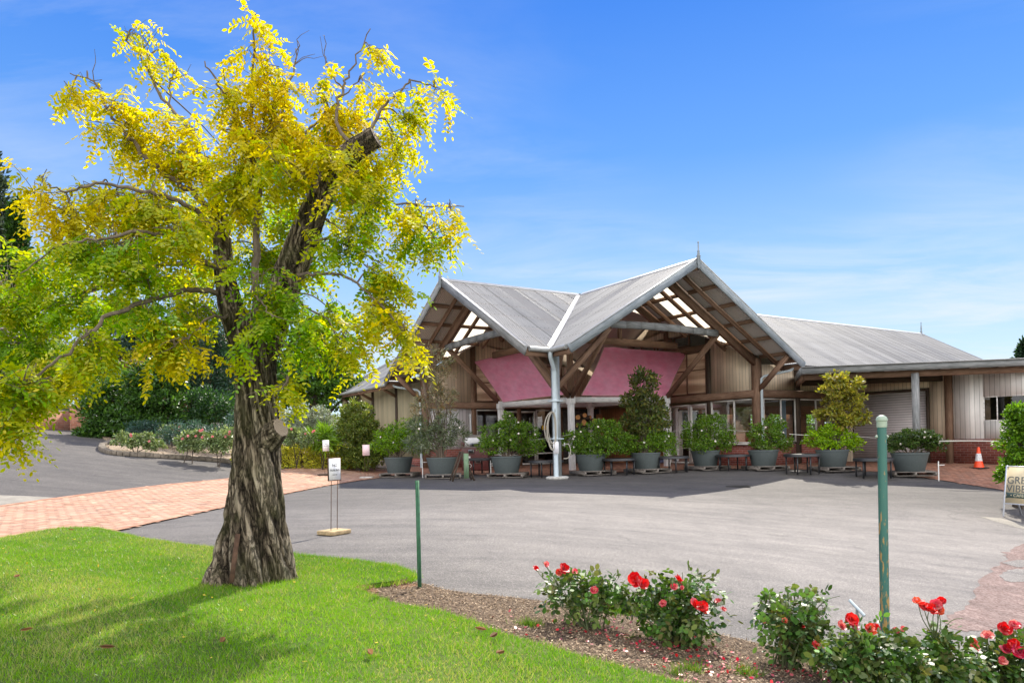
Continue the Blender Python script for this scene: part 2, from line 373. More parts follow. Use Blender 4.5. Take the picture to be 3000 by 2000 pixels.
c = t.ramp(band, [(.35, (.38, .25, .155)), (.48, (.62, .46, .31)), (.62, (.85, .66, .46))]); c = t.mix(.4, c, t.ramp(fine, [(.3, .75), (.7, 1.2)]), 'MULTIPLY')  # warm bands put the glow of light from behind into the colour
POLY = t.pbr(c, .35, 0, None, .5)
t = NT('pink_sailcloth'); v = t.obj(); n = t.noise(v, 2.2, 6, .65); n3 = t.noise(t.uv((2, 2, 1)), 3, 6)
c = t.mix(t.ramp(n, [(.3, 0), (.7, 1)]), (.93, .33, .52), (.97, .47, .67)); c = t.mix(.35, c, t.ramp(n3, [(.3, .75), (.7, 1.2)]), 'MULTIPLY')
SAIL = t.surf(t.n('MixShader', {0: .5, 1: t.n('BsdfDiffuse', {'Color': c}).outputs[0], 2: t.n('BsdfTranslucent', {'Color': c}).outputs[0]}))
def glassmat(name, tint=(.80, .84, .83)):
    t = NT(name); fr = t.n('Fresnel', {'IOR': 1.5}); k = t.math('ADD', t.math('MULTIPLY', fr.outputs[0], .9), .03)
    return t.surf(t.n('MixShader', {0: k, 1: t.n('BsdfTransparent', {'Color': tuple(tint)+(1,)}).outputs[0], 2: t.n('BsdfGlossy', {'Color': (1, 1, 1, 1), 'Roughness': .01}).outputs[0]}))
GLASS = glassmat('window_glass')
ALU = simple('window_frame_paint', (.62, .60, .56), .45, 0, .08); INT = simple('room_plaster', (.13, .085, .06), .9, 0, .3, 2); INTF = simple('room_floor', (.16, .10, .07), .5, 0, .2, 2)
t = NT('roller_shutter_steel'); z = t.n('SeparateXYZ', {0: t.uv()}).outputs[1]; fr = t.math('FRACT', t.math('DIVIDE', z, .095)); g = t.ramp(fr, [(0, .18), (.10, .55), (.2, 1), (.85, 1), (1, .6)])
n = t.noise(t.obj(), 3, 4); SHUT = t.pbr(t.mix(1., t.mix(n, (.60, .55, .56), (.74, .69, .69)), g, 'MULTIPLY'), .5, .1, t.bump(g, .7, .02))
PIPE = simple('downpipe_paint', (.50, .58, .62), .45, 0, .1, 4); STEELP = simple('galvanised_post', (.34, .37, .37), .5, .4, .25, 3)
BLACKM = simple('black_metal', (.018, .019, .022), .45, 0, .2); POTM = simple('slate_pot', (.075, .092, .092), .8, 0, .14, 30, .15); SOIL = simple('pot_soil', (.05, .035, .025), .95, 0, .4, 30, .5)
PAPER = simple('white_paper', (.80, .80, .82), .5, 0, .04); PAPERP = simple('pink_paper', (.72, .55, .58), .6, 0, .06); INK = simple('black_ink', (.03, .03, .035), .6, 0, .05)
RUST = simple('rusty_steel', (.085, .045, .026), .85, .2, .5, 20, .4); SLAB = simple('sandstone_slab', (.42, .31, .17), .9, 0, .35, 25, .5); CPAD = simple('concrete_pad', (.40, .39, .36), .9, 0, .25, 14, .3)
YSIGN = simple('yellow_sign_face', (.85, .50, .01), .45, 0, .04); MAROON = simple('maroon_enamel', (.085, .02, .018), .4, 0, .25, 5); STAIN = simple('stainless_steel', (.34, .34, .34), .42, .9, .1, 4); SAGE = simple('sage_board', (.13, .21, .12), .6, 0, .12, 6); TERRA = simple('terracotta_cover', (.50, .14, .08), .8, 0, .2, 5)
ORANGE = simple('orange_pvc', (.80, .07, .015), .45, 0, .12, 6); REFL = simple('reflective_band', (.55, .55, .56), .5, 0, .4, 25); RUBBER = simple('black_rubber', (.02, .02, .02), .8, 0, .2)
HOSE = simple('hose_rubber', (.36, .33, .27), .5, 0, .15, 10); ROPE = simple('white_rope', (.42, .41, .37), .8, 0, .1, 60); LOGEND = simple('log_end_grain', (.52, .28, .10), .85, 0, .35, 14, .3); BARKD = simple('dark_log_bark', (.05, .035, .025), .95, 0, .4, 15, .6)
STONE = simple('kerb_stone', (.16, .135, .105), .9, 0, .45, 7, .6); CREAM = simple('cream_board', (.62, .52, .33), .55, 0, .06, 3); SILVER = simple('silver_frame', (.66, .68, .72), .35, .6, .06); DGREEN = simple('dark_green_print', (.075, .12, .10), .6, 0, .08); SPRINT = simple('slate_print', (.11, .12, .115), .6, 0, .1)
BEIGEP = simple('beige_frame', (.55, .45, .36), .6, 0, .1); TILE = simple('roof_tile', (.22, .13, .09), .8, 0, .3, 6, .3); WHITEP = simple('white_plastic', (.74, .73, .70), .4, 0, .08); IRON = simple('cast_iron', (.06, .058, .055), .7, .5, .3, 20)
t = NT('post_green_paint'); v = t.obj((1, 1, .22)); n = t.noise(v, 34, 6, .65); n2 = t.noise(t.obj((1, 1, .3)), 6, 4); zz = t.n('SeparateXYZ', {0: t.obj()}).outputs[2]
wear = t.math('ADD', n, t.math('MULTIPLY', t.math('SUBTRACT', .8, zz), .07)); wr = t.ramp(wear, [(.555, 0), (.585, 1)])
c = t.mix(n2, (.016, .085, .075), (.05, .17, .13)); c = t.mix(wr, c, t.mix(n2, (.40, .22, .03), (.26, .20, .12)))
POSTM = t.pbr(c, .45, 0, t.bump(wr, .4, .003)); PICKET = simple('picket_green', (.035, .13, .065), .6, 0, .35, 18)
t = NT('cap_paint'); POSTC = t.pbr(t.mix(t.noise(t.obj(), 30, 4), (.24, .33, .25), (.36, .42, .32)), .5)
LEAF_G = leafmat('glossy_leaf', .45, .09, .45); LEAF_S = leafmat('soft_leaf', .42, .10, .5); LEAF_R = leafmat('robinia_leaf', .62, .04, .5, (1.12, 1.1, .5)); LEAF_ROSE = leafmat('rose_leaf', .36, .08, .5)
GRASSM = leafmat('grass_blade', .45, .12, .5, (1.2, 1.25, .5)); PETAL = leafmat('petal', .35, .15, .5, (1.2, .9, .9)); CHIPM = leafmat('wood_chip', .05, .03, .7, (1, 1, 1)); DRYL = leafmat('dry_leaf', .3, .02, .7, (1.1, 1, .8))
t = NT('robinia_bark'); v = t.obj(); a = t.n('Attribute', attribute_name='Col'); n1 = t.noise(t.n('Mapping', {'Vector': v, 'Scale': (1, 1, .28)}).outputs[0], 30, 8, .65, .8); n2 = t.noise(v, 3.5, 4); n3 = t.noise(v, 85, 4)
fur = t.n('SeparateColor', {0: a.outputs['Color']}).outputs[0]
f = t.math('ADD', t.math('MULTIPLY', n1, .6), t.math('MULTIPLY', fur, .5))
c = t.ramp(f, [(.22, (.018, .013, .010)), (.40, (.12, .094, .066)), (.60, (.255, .205, .15)), (.85, (.40, .335, .255))])
cr1 = t.math('ABSOLUTE', t.math('SUBTRACT', t.noise(t.n('Mapping', {'Vector': v, 'Scale': (1, 1, .16)}).outputs[0], 22, 5, .6, 1.2), .5))
crk = t.ramp(cr1, [(0, .12), (.022, .45), (.06, 1)]); c = t.mix(.8, c, crk, 'MULTIPLY')
c = t.mix(t.math('MULTIPLY', t.ramp(n2, [(.48, 0), (.68, 1)]), .42), c, (.11, .115, .045))
BARK = t.pbr(c, .95, 0, t.bump(t.math('ADD', t.math('ADD', n1, t.math('MULTIPLY', crk, .7)), t.math('MULTIPLY', n3, .3)), 1., .03), .12)
TWIG = simple('twig_bark', (.13, .10, .075), .9, 0, .35, 25, .3); TWIGD = simple('dark_twig', (.055, .04, .03), .9, 0, .3, 20)
t = NT('cut_wood'); v = t.obj(); rr = t.n('TexWave', {'Vector': v, 'Scale': 26., 'Distortion': 3., 'Detail': 3., 'Detail Scale': 2.}, wave_type='RINGS', rings_direction='SPHERICAL').outputs[0]
CUTW = t.pbr(t.mix(rr, (.11, .085, .065), (.27, .22, .18)), .9, 0, t.bump(rr, .3, .004), .2)
# ------------------------------------------------------------------ ground sheets
import bmesh
def sheet(name, P, mat, dz, res=.5, kind='structure', skirt=0., jitter=0.):
    P = [np.asarray(p, float)[:2] for p in P]
    bm = bmesh.new(); bm.faces.new([bm.verts.new((p[0], p[1], 0)) for p in P])
    A = np.array(P); lo, hi = A.min(0), A.max(0)
    for ax in (0, 1):
        k = lo[ax]+res
        while k < hi[ax]-1e-3:
            c = [0, 0, 0]; n = [0, 0, 0]; c[ax] = k; n[ax] = 1
            bmesh.ops.bisect_plane(bm, geom=bm.verts[:]+bm.edges[:]+bm.faces[:], plane_co=c, plane_no=n); k += res
    bmesh.ops.triangulate(bm, faces=[f for f in bm.faces if len(f.verts) > 4])
    bm.normal_update()
    if sum(f.normal.z for f in bm.faces) < 0: bmesh.ops.reverse_faces(bm, faces=bm.faces[:])
    for v in bm.verts: v.co.z = float(gz(v.co.x, v.co.y))+dz
    if skirt:
        e = [e for e in bm.edges if e.is_boundary]
        r = bmesh.ops.extrude_edge_only(bm, edges=e)
        for v in r['geom']:
            if isinstance(v, bmesh.types.BMVert): v.co.z -= skirt
    me = bpy.data.meshes.new(name); bm.to_mesh(me); bm.free(); me.materials.append(mat)
    for p in me.polygons: p.use_smooth = skirt == 0
    o = bpy.data.objects.new(name, me); COL.objects.link(o); return tag(o, kind=kind)
def inpoly(P, x, y):
    P = np.asarray(P)[:, :2]; n = len(P); r = np.zeros(len(x), bool); j = n-1
    for i in range(n):
        a, b = P[i], P[j]
        c = ((a[1] > y) != (b[1] > y)) & (x < (b[0]-a[0])*(y-a[1])/(b[1]-a[1]+1e-12)+a[0]); r ^= c; j = i
    return r
def smooth_line(P, n=5):
    """Catmull-Rom through ground points"""
    P = [np.asarray(p, float)[:2] for p in P]; Q = [2*P[0]-P[1]]+P+[2*P[-1]-P[-2]]; out = []
    for i in range(1, len(Q)-2):
        for k in range(n):
            t = k/n; a, b, c, d = Q[i-1:i+3]
            out.append(.5*((2*b)+(c-a)*t+(2*a-5*b+4*c-d)*t*t+(3*b-a-3*c+d)*t**3))
    return out+[P[-1]]
# far ground
g = np.r_[-1500, -700, -350, -180, np.arange(-100, 101, 4.), 180, 350, 700, 1500]
xx, yy = np.meshgrid(g, g); V = np.c_[xx.ravel(), yy.ravel(), (gz(xx, yy)-.12).ravel()]; n = len(g)
ij = np.array([[j*n+i, j*n+i+1, (j+1)*n+i+1, (j+1)*n+i] for j in range(n-1) for i in range(n-1)])
tag(make_mesh('ground', V, ij.ravel(), np.arange(len(ij))*4, np.full(len(ij), 4), FARG, smooth=True), kind='structure')
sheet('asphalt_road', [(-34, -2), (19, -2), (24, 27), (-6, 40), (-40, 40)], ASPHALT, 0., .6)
# terrace and path of clay pavers
TF = [G(*p) for p in ((1155, 1394), (1218, 1391), (1415, 1391), (1540, 1393), (1659, 1391), (1824, 1383), (1965, 1378), (2123, 1373), (2299, 1374), (2387, 1377), (2502, 1379), (2601, 1385), (2750, 1406), (2942, 1437), (3120, 1468))]
TF = smooth_line(TF, 4)
TER = TF+[np.array(p) for p in ((15., 17.5), (22, 20), (22, 32), (4, 36), (-4.4, 29.5), (-6.5, 26.6))]
PATHU = [G(*p) for p in ((-420, 1560), (0, 1483), (434, 1426), (663, 1403), (823, 1377), (960, 1366))]
PATHL = [G(*p) for p in ((1155, 1394), (1000, 1416), (848, 1445), (663, 1486), (338, 1558), (0, 1650), (-300, 1760))]
PATH = smooth_line(PATHU, 4)+smooth_line(PATHL, 4)
sheet('terrace_bed', TER, MORTAR, .006, .6); sheet('path_bed', PATH, MORTAR, .010, .6)
def pavers(name, P, ang, dz, origin, cols, inset=.06, edge=None):
    A = np.array([p[:2] for p in P]); lo, hi = A.min(0)-1, A.max(0)+1; W, L, gp = .116, .232, .006
    c, s = math.cos(ang), math.sin(ang); ctr = np.array(origin)
    R = np.array([[c, -s], [s, c]]); corners = (np.array([[lo[0], lo[1]], [hi[0], lo[1]], [hi[0], hi[1]], [lo[0], hi[1]]])-ctr)@R
    a, b = np.floor(corners.min(0)/W).astype(int)-2, np.ceil(corners.max(0)/W).astype(int)+2
    I, J = np.meshgrid(np.arange(a[0], b[0]), np.arange(a[1], b[1])); I = I.ravel(); J = J.ravel(); r = (I-J) % 4
    k = (r == 0) | (r == 3); I, J, r = I[k], J[k], r[k]
    w = np.where(r == 0, L, W); h = np.where(r == 0, W, L); x0 = I*W; y0 = J*W
    cx, cy = x0+w/2, y0+h/2; wc = np.c_[cx, cy]@R.T+ctr
    k = inpoly(P, wc[:, 0], wc[:, 1]); x0, y0, w, h = x0[k], y0[k], w[k], h[k]; m = len(x0)
    q = np.stack([np.c_[x0+gp, y0+gp], np.c_[x0+w-gp, y0+gp], np.c_[x0+w-gp, y0+h-gp], np.c_[x0+gp, y0+h-gp]], 1)
    q = q.reshape(-1, 2)@R.T+ctr
    z = gz(q[:, 0], q[:, 1])+dz+np.repeat(RNG.normal(0, .0012, m), 4)+RNG.normal(0, .0009, m*4)
    f = RNG.random((m, 1)); f2 = RNG.random((m, 1))**3
    C = np.array(cols[0])*(1-f)+np.array(cols[1])*f; C = C*(1-f2*.6)+np.array(cols[2])*f2*.6
    return tag(make_mesh(name, np.c_[q, z], np.arange(m*4), np.arange(m)*4, np.full(m, 4), PAVER, col=np.repeat(C, 4, 0)), kind='structure')
pd = PATHU[4]-PATHU[1]; pa = math.atan2(pd[1], pd[0])
pavers('brick_path', PATH, pa+.06, .016, PATHU[1][:2], ((.40, .215, .14), (.52, .325, .225), (.35, .255, .205)))
pavers('brick_terrace', TER, .35, .012, (5, 22), ((.30, .135, .085), (.40, .21, .14), (.24, .15, .115)))
def edging(name, line, P, dz, cols):
    A = np.array([p[:2] for p in line]); sg = np.r_[0, np.cumsum(np.linalg.norm(np.diff(A, axis=0), axis=1))]; n = int(sg[-1]/.236); V = []; C = []
    for i in range(n):
        a = np.array([np.interp(i*.236+.003, sg, A[:, k]) for k in (0, 1)]); b = np.array([np.interp((i+1)*.236-.003, sg, A[:, k]) for k in (0, 1)]); d = (b-a)/np.linalg.norm(b-a); nn = np.array([-d[1], d[0]])
        if not inpoly(P, np.array([(a+b)[0]/2+nn[0]*.08]), np.array([(a+b)[1]/2+nn[1]*.08]))[0]: nn = -nn
        q = [a-nn*.012, b-nn*.012, b+nn*.106, a+nn*.106]
        if d[0]*nn[1]-d[1]*nn[0] < 0: q = q[::-1]
        h = RNG.normal(0, .001); V += [(*p, float(gz(*p))+dz+h) for p in q]; f = RNG.random(); C += [np.array(cols[0])*(1-f)+np.array(cols[1])*f]*4
    tag(make_mesh(name, V, np.arange(n*4), np.arange(n)*4, np.full(n, 4), PAVER, col=np.array(C)), kind='structure')
EC = ((.34, .165, .10), (.46, .26, .17))
edging('path_edging', smooth_line(PATHU, 4), PATH, .023, EC); edging('path_edging', smooth_line(PATHL, 4), PATH, .023, EC); edging('terrace_edging', TF, TER, .020, ((.27, .13, .085), (.38, .21, .145)))
# small patches lying on the asphalt
def blob(pts, n=6): return smooth_line(list(pts)+[pts[0]], n)[:-1]
sheet('pale_concrete_patch', [G(*p) for p in ((-60, 1447), (120, 1454), (262, 1462), (180, 1474), (0, 1492), (-90, 1500))], CONCRETE, .004, .5)
wp = [G(*p) for p in ((2990, 1592), (2945, 1618), (2950, 1640), (2905, 1672), (2870, 1705), (2840, 1760), (2795, 1800), (2770, 1822), (2830, 1850), (2960, 1838), (3060, 1850), (3120, 1600))]
jit = lambda P, s: [np.asarray(p)[:2]+RNG.normal(0, s, 2) for p in P]
sheet('worn_gravel_patch', jit(smooth_line(wp+[wp[0]], 6)[:-1], .025), WORN, .004, .4)
for k, pp in enumerate((((2935, 1648), (2990, 1640), (3040, 1652), (2990, 1662)), ((2925, 1685), (2965, 1668), (3040, 1672), (3050, 1695), (2960, 1704)))):
    p2 = [G(*p) for p in pp]; sheet('asphalt_repair', jit(smooth_line(p2+[p2[0]], 5)[:-1], .012), ASPHALT, .008, .3)
sheet('pale_concrete_strip', [G(*p) for p in ((2868, 1512), (2930, 1517), (3060, 1552), (3060, 1566), (2940, 1534))], CONCRETE, .004, .4)
sheet('pale_kerb_strip', [G(*p) for p in ((2090, 1861), (2112, 1860), (2300, 1905), (2298, 1911))], CONCRETE, .012, .4)
# lawn, mulch
LE = [G(*p) for p in ((-330, 1680), (-120, 1618), (0, 1590), (110, 1568), (200, 1556), (290, 1560), (420, 1590), (640, 1620), (870, 1640), (1080, 1662), (1180, 1682), (1212, 1702))]
LE = smooth_line(LE, 4)
LM = [G(*p) for p in ((1200, 1713), (1150, 1722), (1085, 1730), (1040, 1742), (1075, 1760), (1160, 1790), (1290, 1815), (1420, 1862), (1560, 1908), (1700, 1950), (1830, 1985), (1960, 2020), (2150, 2075))]
LM = smooth_line(LM, 4)
LAWN = LE+LM+[np.array(p) for p in ((.85, 1.2), (.6, -3), (-9, -3), (-11, 5))]
sheet('lawn_soil', LAWN, TURF, .06, .35, skirt=.14)
sc = np.array([p[:2] for p in LM[:16]]); dv = np.gradient(sc, axis=0); nv = np.c_[dv[:, 1], -dv[:, 0]]; nv /= np.linalg.norm(nv, axis=1)[:, None]; nv *= np.sign(nv@np.array([.8, .6]))[:, None]
rows = [(sc+nv*o_, z_) for o_, z_ in ((-.01, .062), (.012, .055), (.035, .02), (.09, .028), (.16, .018))]; V = np.concatenate([np.c_[r_[:, :2]+RNG.normal(0, .008, r_.shape), gz(r_[:, 0], r_[:, 1])+z_] for r_, z_ in rows]); n_ = len(sc)
q_ = np.array([[k*n_+i, k*n_+i+1, (k+1)*n_+i+1, (k+1)*n_+i] for k in range(4) for i in range(n_-1)])
tag(make_mesh('soil_edge', V, q_.ravel(), np.arange(len(q_))*4, np.full(len(q_), 4), DIRT, smooth=True), kind='structure')
ME = [G(*p) for p in ((1212, 1706), (1330, 1737), (1500, 1755), (1640, 1773), (1800, 1803), (1960, 1834), (2112, 1865), (2300, 1908), (2480, 1945), (2700, 1985), (3000, 2035), (3250, 2080))]
ME = smooth_line(ME, 3)
MUL = ME+[np.array(p) for p in ((5.2, 1.), (.85, 1.1))]+LM[::-1]
sheet('mulch_bed', MUL, MULCH, .02, .25)
# kerbed garden bed on the left
KP = [G(*p) for p in ((330, 1300), (300, 1311), (306, 1324), (345, 1333), (450, 1340), (560, 1347), (660, 1355), (720, 1364))]
KP = smooth_line(KP, 5)
BED = KP+[G(*p) for p in ((860, 1369), (1010, 1366), (1090, 1372))]+[np.array(p) for p in ((-4.6, 27.5), (-5.4, 34), (-14, 38), (-22, 36), (-17.2, 29))]
sheet('garden_bed', BED, BEDSOIL, .07, .6, skirt=.1)
mb = MB()
for i in range(len(KP)-1):
    a, b = KP[i], KP[i+1]; L = np.linalg.norm(b-a); k = max(1, round(L/.42))
    for j in range(k):
        p = a+(b-a)*(j+.01)/k; q = a+(b-a)*(j+.99)/k
        za, zb = float(gz(*p)), float(gz(*q)); h = .16+random.uniform(-.015, .015); w = .2+random.uniform(-.02, .02)
        mb.beam((p[0], p[1], za+h/2), (q[0], q[1], zb+h/2), w, h)
tag(mb.build('stone_kerb', STONE, bevel=.02), 'rough stone kerb curving round the raised rose bed on the left', 'kerb')
# ------------------------------------------------------------------ building frame  (u, v axes along the two ridges)
CB = np.array([2.83, 28.07]); TH = math.atan2(-.5337, -.8457)
EU = np.array([math.cos(TH), math.sin(TH)]); EV = np.array([-math.sin(TH), math.cos(TH)])
def L2W(u, v, z=0): p = CB+EU*u+EV*v; return np.array([p[0], p[1], z])
def W2L(x, y, z=0): d = np.array([x, y])-CB; return np.array([d@EU, d@EV, z])
H, S, U, VV, K, EA, EB = 6.91, .5803, 6.11, 6.18, 4.68, 5.2, 5.37
BLD = empty('timber_pavilion', (CB[0], CB[1], 0), TH, 'long timber pavilion with twin steel gables over an open entrance porch', 'building')
def part(mb, name, mat, parent=BLD, **k): return mb.build(name, mat, parent, **k)
SUBU, SUBV = [], []
def rz_(b): return H-S*b
def slope(name, ax, sg, t0, t1, bs, eave, valley=True, skip=(), mat=ROOF, corr=True, parent=BLD, sky=None):
    def strip(ta, tb, m, nm):
        n = max(2, int((tb-ta)/.0127)) if corr else max(2, int((tb-ta)/.25))
        t = np.linspace(ta, tb, n+1); b = np.minimum(t, eave) if valley else np.full_like(t, eave)
        off = .013*np.cos(2*math.pi*t/.076) if corr else 0*t
        nl = math.hypot(1, S); nz = 1/nl; nb = S/nl*bs
        def pt(bb, o2):
            P = np.zeros((len(t), 3)); P[:, ax] = sg*t; P[:, 1-ax] = bs*bb+off*nb; P[:, 2] = H-S*bb+off*nz; return P
        A = pt(np.zeros_like(t)+.0, 0); B = pt(b, 0); V = np.r_[A, B]; N = len(t)
        idx = np.arange(N-1); q = np.c_[idx, idx+1, N+idx+1, N+idx]
        if sg*bs*(1 if ax == 0 else -1) > 0: q = q[:, ::-1]
        uvv = np.c_[np.r_[t, t], np.r_[0*t, b*nl]]; lp = q.ravel()
        return make_mesh(nm, V, lp, np.arange(len(q))*4, np.full(len(q), 4), m, parent, True, uvv[lp])
    cur = t0
    for a, b in skip:
        if a > cur: strip(cur, a, mat, name)
        strip(a, b, sky or SKYL, 'skylight_sheet'); cur = b
    strip(cur, t1, mat, name)
SK = ((.8, 1.9), (3.1, 4.2))
slope('roof_sheet', 0, 1, 0, U, 1, EA, skip=((3.3, 3.9),), sky=SKYO); slope('roof_sheet', 0, 1, 0, U, -1, EB, skip=SK)
slope('roof_sheet', 1, 1, 0, VV, 1, EA, skip=((3.3, 3.9),), sky=SKYO); slope('roof_sheet', 1, 1, 0, VV, -1, EB, skip=SK)
slope('roof_sheet', 0, -1, 0, 25.5, 1, EB); slope('roof_sheet', 0, -1, 0, 25.5, -1, EB, corr=False, skip=((.9, 1.66),))
slope('roof_sheet', 1, -1, 0, 15, 1, EB); slope('roof_sheet', 1, -1, 0, 15, -1, EB, corr=False)
# ridge caps and valley flashings
def cap(a, b, w, nm):
    a = np.array(a, float); b = np.array(b, float); d = b-a; d /= np.linalg.norm(d); sd = np.array([-d[1], d[0], 0])
    m = MB(); o = sd*w; dz = np.array([0, 0, -S*w+.028]); tz = np.array([0, 0, .045])
    m.prism([a+o+dz, a+tz, a-o+dz, a-o+dz-[0, 0, .012], a+tz-[0, 0, .02], a+o+dz-[0, 0, .012]], b-a); return part(m, nm, FLASH)
cap((U+.02, 0, H), (-25.5, 0, H), .17, 'ridge_cap'); cap((0, VV+.02, H), (0, .2, H), .17, 'ridge_cap'); cap((0, -.2, H), (0, -15, H), .17, 'ridge_cap')
def valley(su, sv, e, nm='valley_flashing'):
    m = MB(); w = .09; d = np.array([su, sv])/math.sqrt(2); n = np.array([-d[1], d[0]])
    a = np.array([0, 0, H+.016]); b = np.array([su*e, sv*e, H-S*e+.018])
    m.add([a+[n[0]*w, n[1]*w, .02], a, a-[n[0]*w, n[1]*w, -.02], b-[n[0]*w, n[1]*w, -.02-.05], b, b+[n[0]*w, n[1]*w, .07]], [(0, 1, 4, 5), (1, 2, 3, 4)]); part(m, nm, FLASH)
valley(1, 1, EA); valley(-1, 1, EB); valley(1, -1, EB)
# barge boards, finials, purlins, rafters of the two open gables
def P2(ax, t, b, z): return (t, b, z) if ax == 0 else (b, t, z)
for ax, T, fm in ((0, U, GREYT), (1, VV, BLUEF)):
    for bs, e in ((1, EA), (-1, EB)):
        m = MB(); m.beam(P2(ax, T+.02, 0, H-.10), P2(ax, T+.02, bs*(e+.06), H-S*(e+.06)-.10), .045, .27); part(m, 'barge_board', fm)
        m = MB(); m.beam(P2(ax, T+.01, 0, H+.045), P2(ax, T+.01, bs*(e+.06), H-S*(e+.06)+.045), .11, .02); part(m, 'barge_cap', FLASH)
        for b in (.22, 1.1, 2.0, 2.9, 3.8, 4.7, 5.1):
            st = b+.12
            if b > e: continue
            m = MB(); m.beam(P2(ax, st, bs*b, H-S*b-.085), P2(ax, T, bs*b, H-S*b-.085), .075, .13, mode='auto'); part(m, 'purlin', BROWN)
        for t_, w_, h_ in ((T-.82, .07, .15), (K, .16, .30), (K-.75, .07, .15), (2.9, .07, .15), (2.34, .14, .26), (1.1, .07, .15)):
            bb = min(e, t_)-.05
            m = MB(); z0 = -.155-h_/2; m.beam(P2(ax, t_, bs*.02, H+z0), P2(ax, t_, bs*bb, H-S*bb+z0), w_, h_); part(m, 'rafter', BROWN)
        m = MB(); m.beam(P2(ax, min(e, T-.1), bs*(e-.03), H-S*e-.17), P2(ax, T, bs*(e-.03), H-S*e-.17), .05, .2); part(m, 'eave_board', BROWN)
    # collar ties (arched) on the front truss and a straight one behind
    m = MB(); pts = [P2(ax, K+.02, b, 4.86+.05*(1-(b/2.5)**2)) for b in np.linspace(-2.55, 2.45, 9)]
    for a, b in zip(pts[:-1], pts[1:]): m.beam(a, b, .13, .23)
    part(m, 'collar_tie', GREYT)
    m = MB(); m.beam(P2(ax, 2.34, -2.9, 4.72), P2(ax, 2.34, 2.3, 4.72), .12, .25); part(m, 'collar_tie', BROWN)
    m = MB(); m.beam(P2(ax, 2.34, 0, 4.8), P2(ax, 2.34, 0, 6.6), .12, .12); part(m, 'king_post', BROWN)
    m = MB(); m.beam(P2(ax, .3, .02, H-.22), P2(ax, T, .02, H-.22), .08, .24); part(m, 'ridge_beam', BROWN)
    prof = [(.02, -.32), (.045, -.27), (.03, -.2), (.06, -.14), (.06, .06), (.075, .09), (.045, .12), (.05, .17), (.03, .2), (.042, .24), (.022, .28), (.02, .42), (.014, .5), (.03, .52), (.03, .54), (.008, .56)]
    m = MB(); m.lathe(prof, P2(ax, T+.07, 0, H), 12); part(m, 'finial', BLUEF, smooth=True)
m = MB(); m.lathe([(.05, 0), (.06, .1), (.03, .2), (.04, .28), (.015, .6), (.03, .64), (.005, .68)], (-25.4, 0, H), 10); part(m, 'finial', BLUEF, smooth=True)
# posts, beams, braces of the porch
def post(u, v, z0, z1, w, mat, name='post'):
    m = MB(); m.box((u, v, (z0+z1)/2), (w, w, z1-z0)); return part(m, name, mat)
F_, R_, L_ = W2L(2.25, 26.6), W2L(6.18, 28.2), W2L(-.45, 29.4); B_ = F_+(R_-F_)+(L_-F_)
for q in (F_, R_, L_, B_):
    m = MB(); d = R_-F_; an = math.atan2(d[1], d[0]); m.box((q[0], q[1], 1.27), (.2, .2, 2.54), an); part(m, 'column', WHITET, bevel=.01)
    m = MB(); m.box((q[0], q[1], 2.655), (.27, .27, .31), an); part(m, 'column_head', WHITET, bevel=.012)
for a, b in ((F_, R_), (F_, L_), (R_, B_), (L_, B_)):
    d = (b-a)/np.linalg.norm(b-a); m = MB(); m.beam((a[0]+d[0]*.14, a[1]+d[1]*.14, 2.66), (b[0]-d[0]*.14, b[1]-d[1]*.14, 2.66), .11, .2); part(m, 'tie_beam', WHITET)
STR = {'fr': (F_, (2.44, K, 4.85)), 'fl': (F_, (K, 2.3, 4.85)), 'l': (L_, (K, -2.45, 4.85)), 'r': (R_, (-2.6, K, 4.85))}
STP = {}
for k_, (a, b) in STR.items():
    a = np.array([a[0], a[1], 2.78]); b = np.array(b, float); dh = (b-a)*[1, 1, 0]; dh /= np.linalg.norm(dh); a = a+dh*.12; STP[k_] = (a, b)
    m = MB(); m.beam(a, b, .12, .17); part(m, 'strut', BROWN)
post(F_[0], F_[1], 2.81, 6.1, .17, BROWN, 'king_post')
post(K, K, .0, 3.95, .19, STEELP, 'corner_post')
m = MB(); m.lathe([(.34, -.03), (.36, .03), (.30, .06)], (K+.05, K+.05, 0), 14); part(m, 'post_footing', CPAD)
for a, b in (((K, K, 2.72), (K, 2.5, 4.72)), ((K, K, 2.72), (2.5, K, 4.72)), ((-K, K+.1, 2.85), (-K, 6.05, 4.0)), ((K+.1, -K, 2.85), (6.0, -K, 4.0)), ((K-.1, K-.1, 2.9), (3.1, 3.1, 4.75))):
    m = MB(); m.beam(a, b, .13, .16); part(m, 'brace', BROWN)
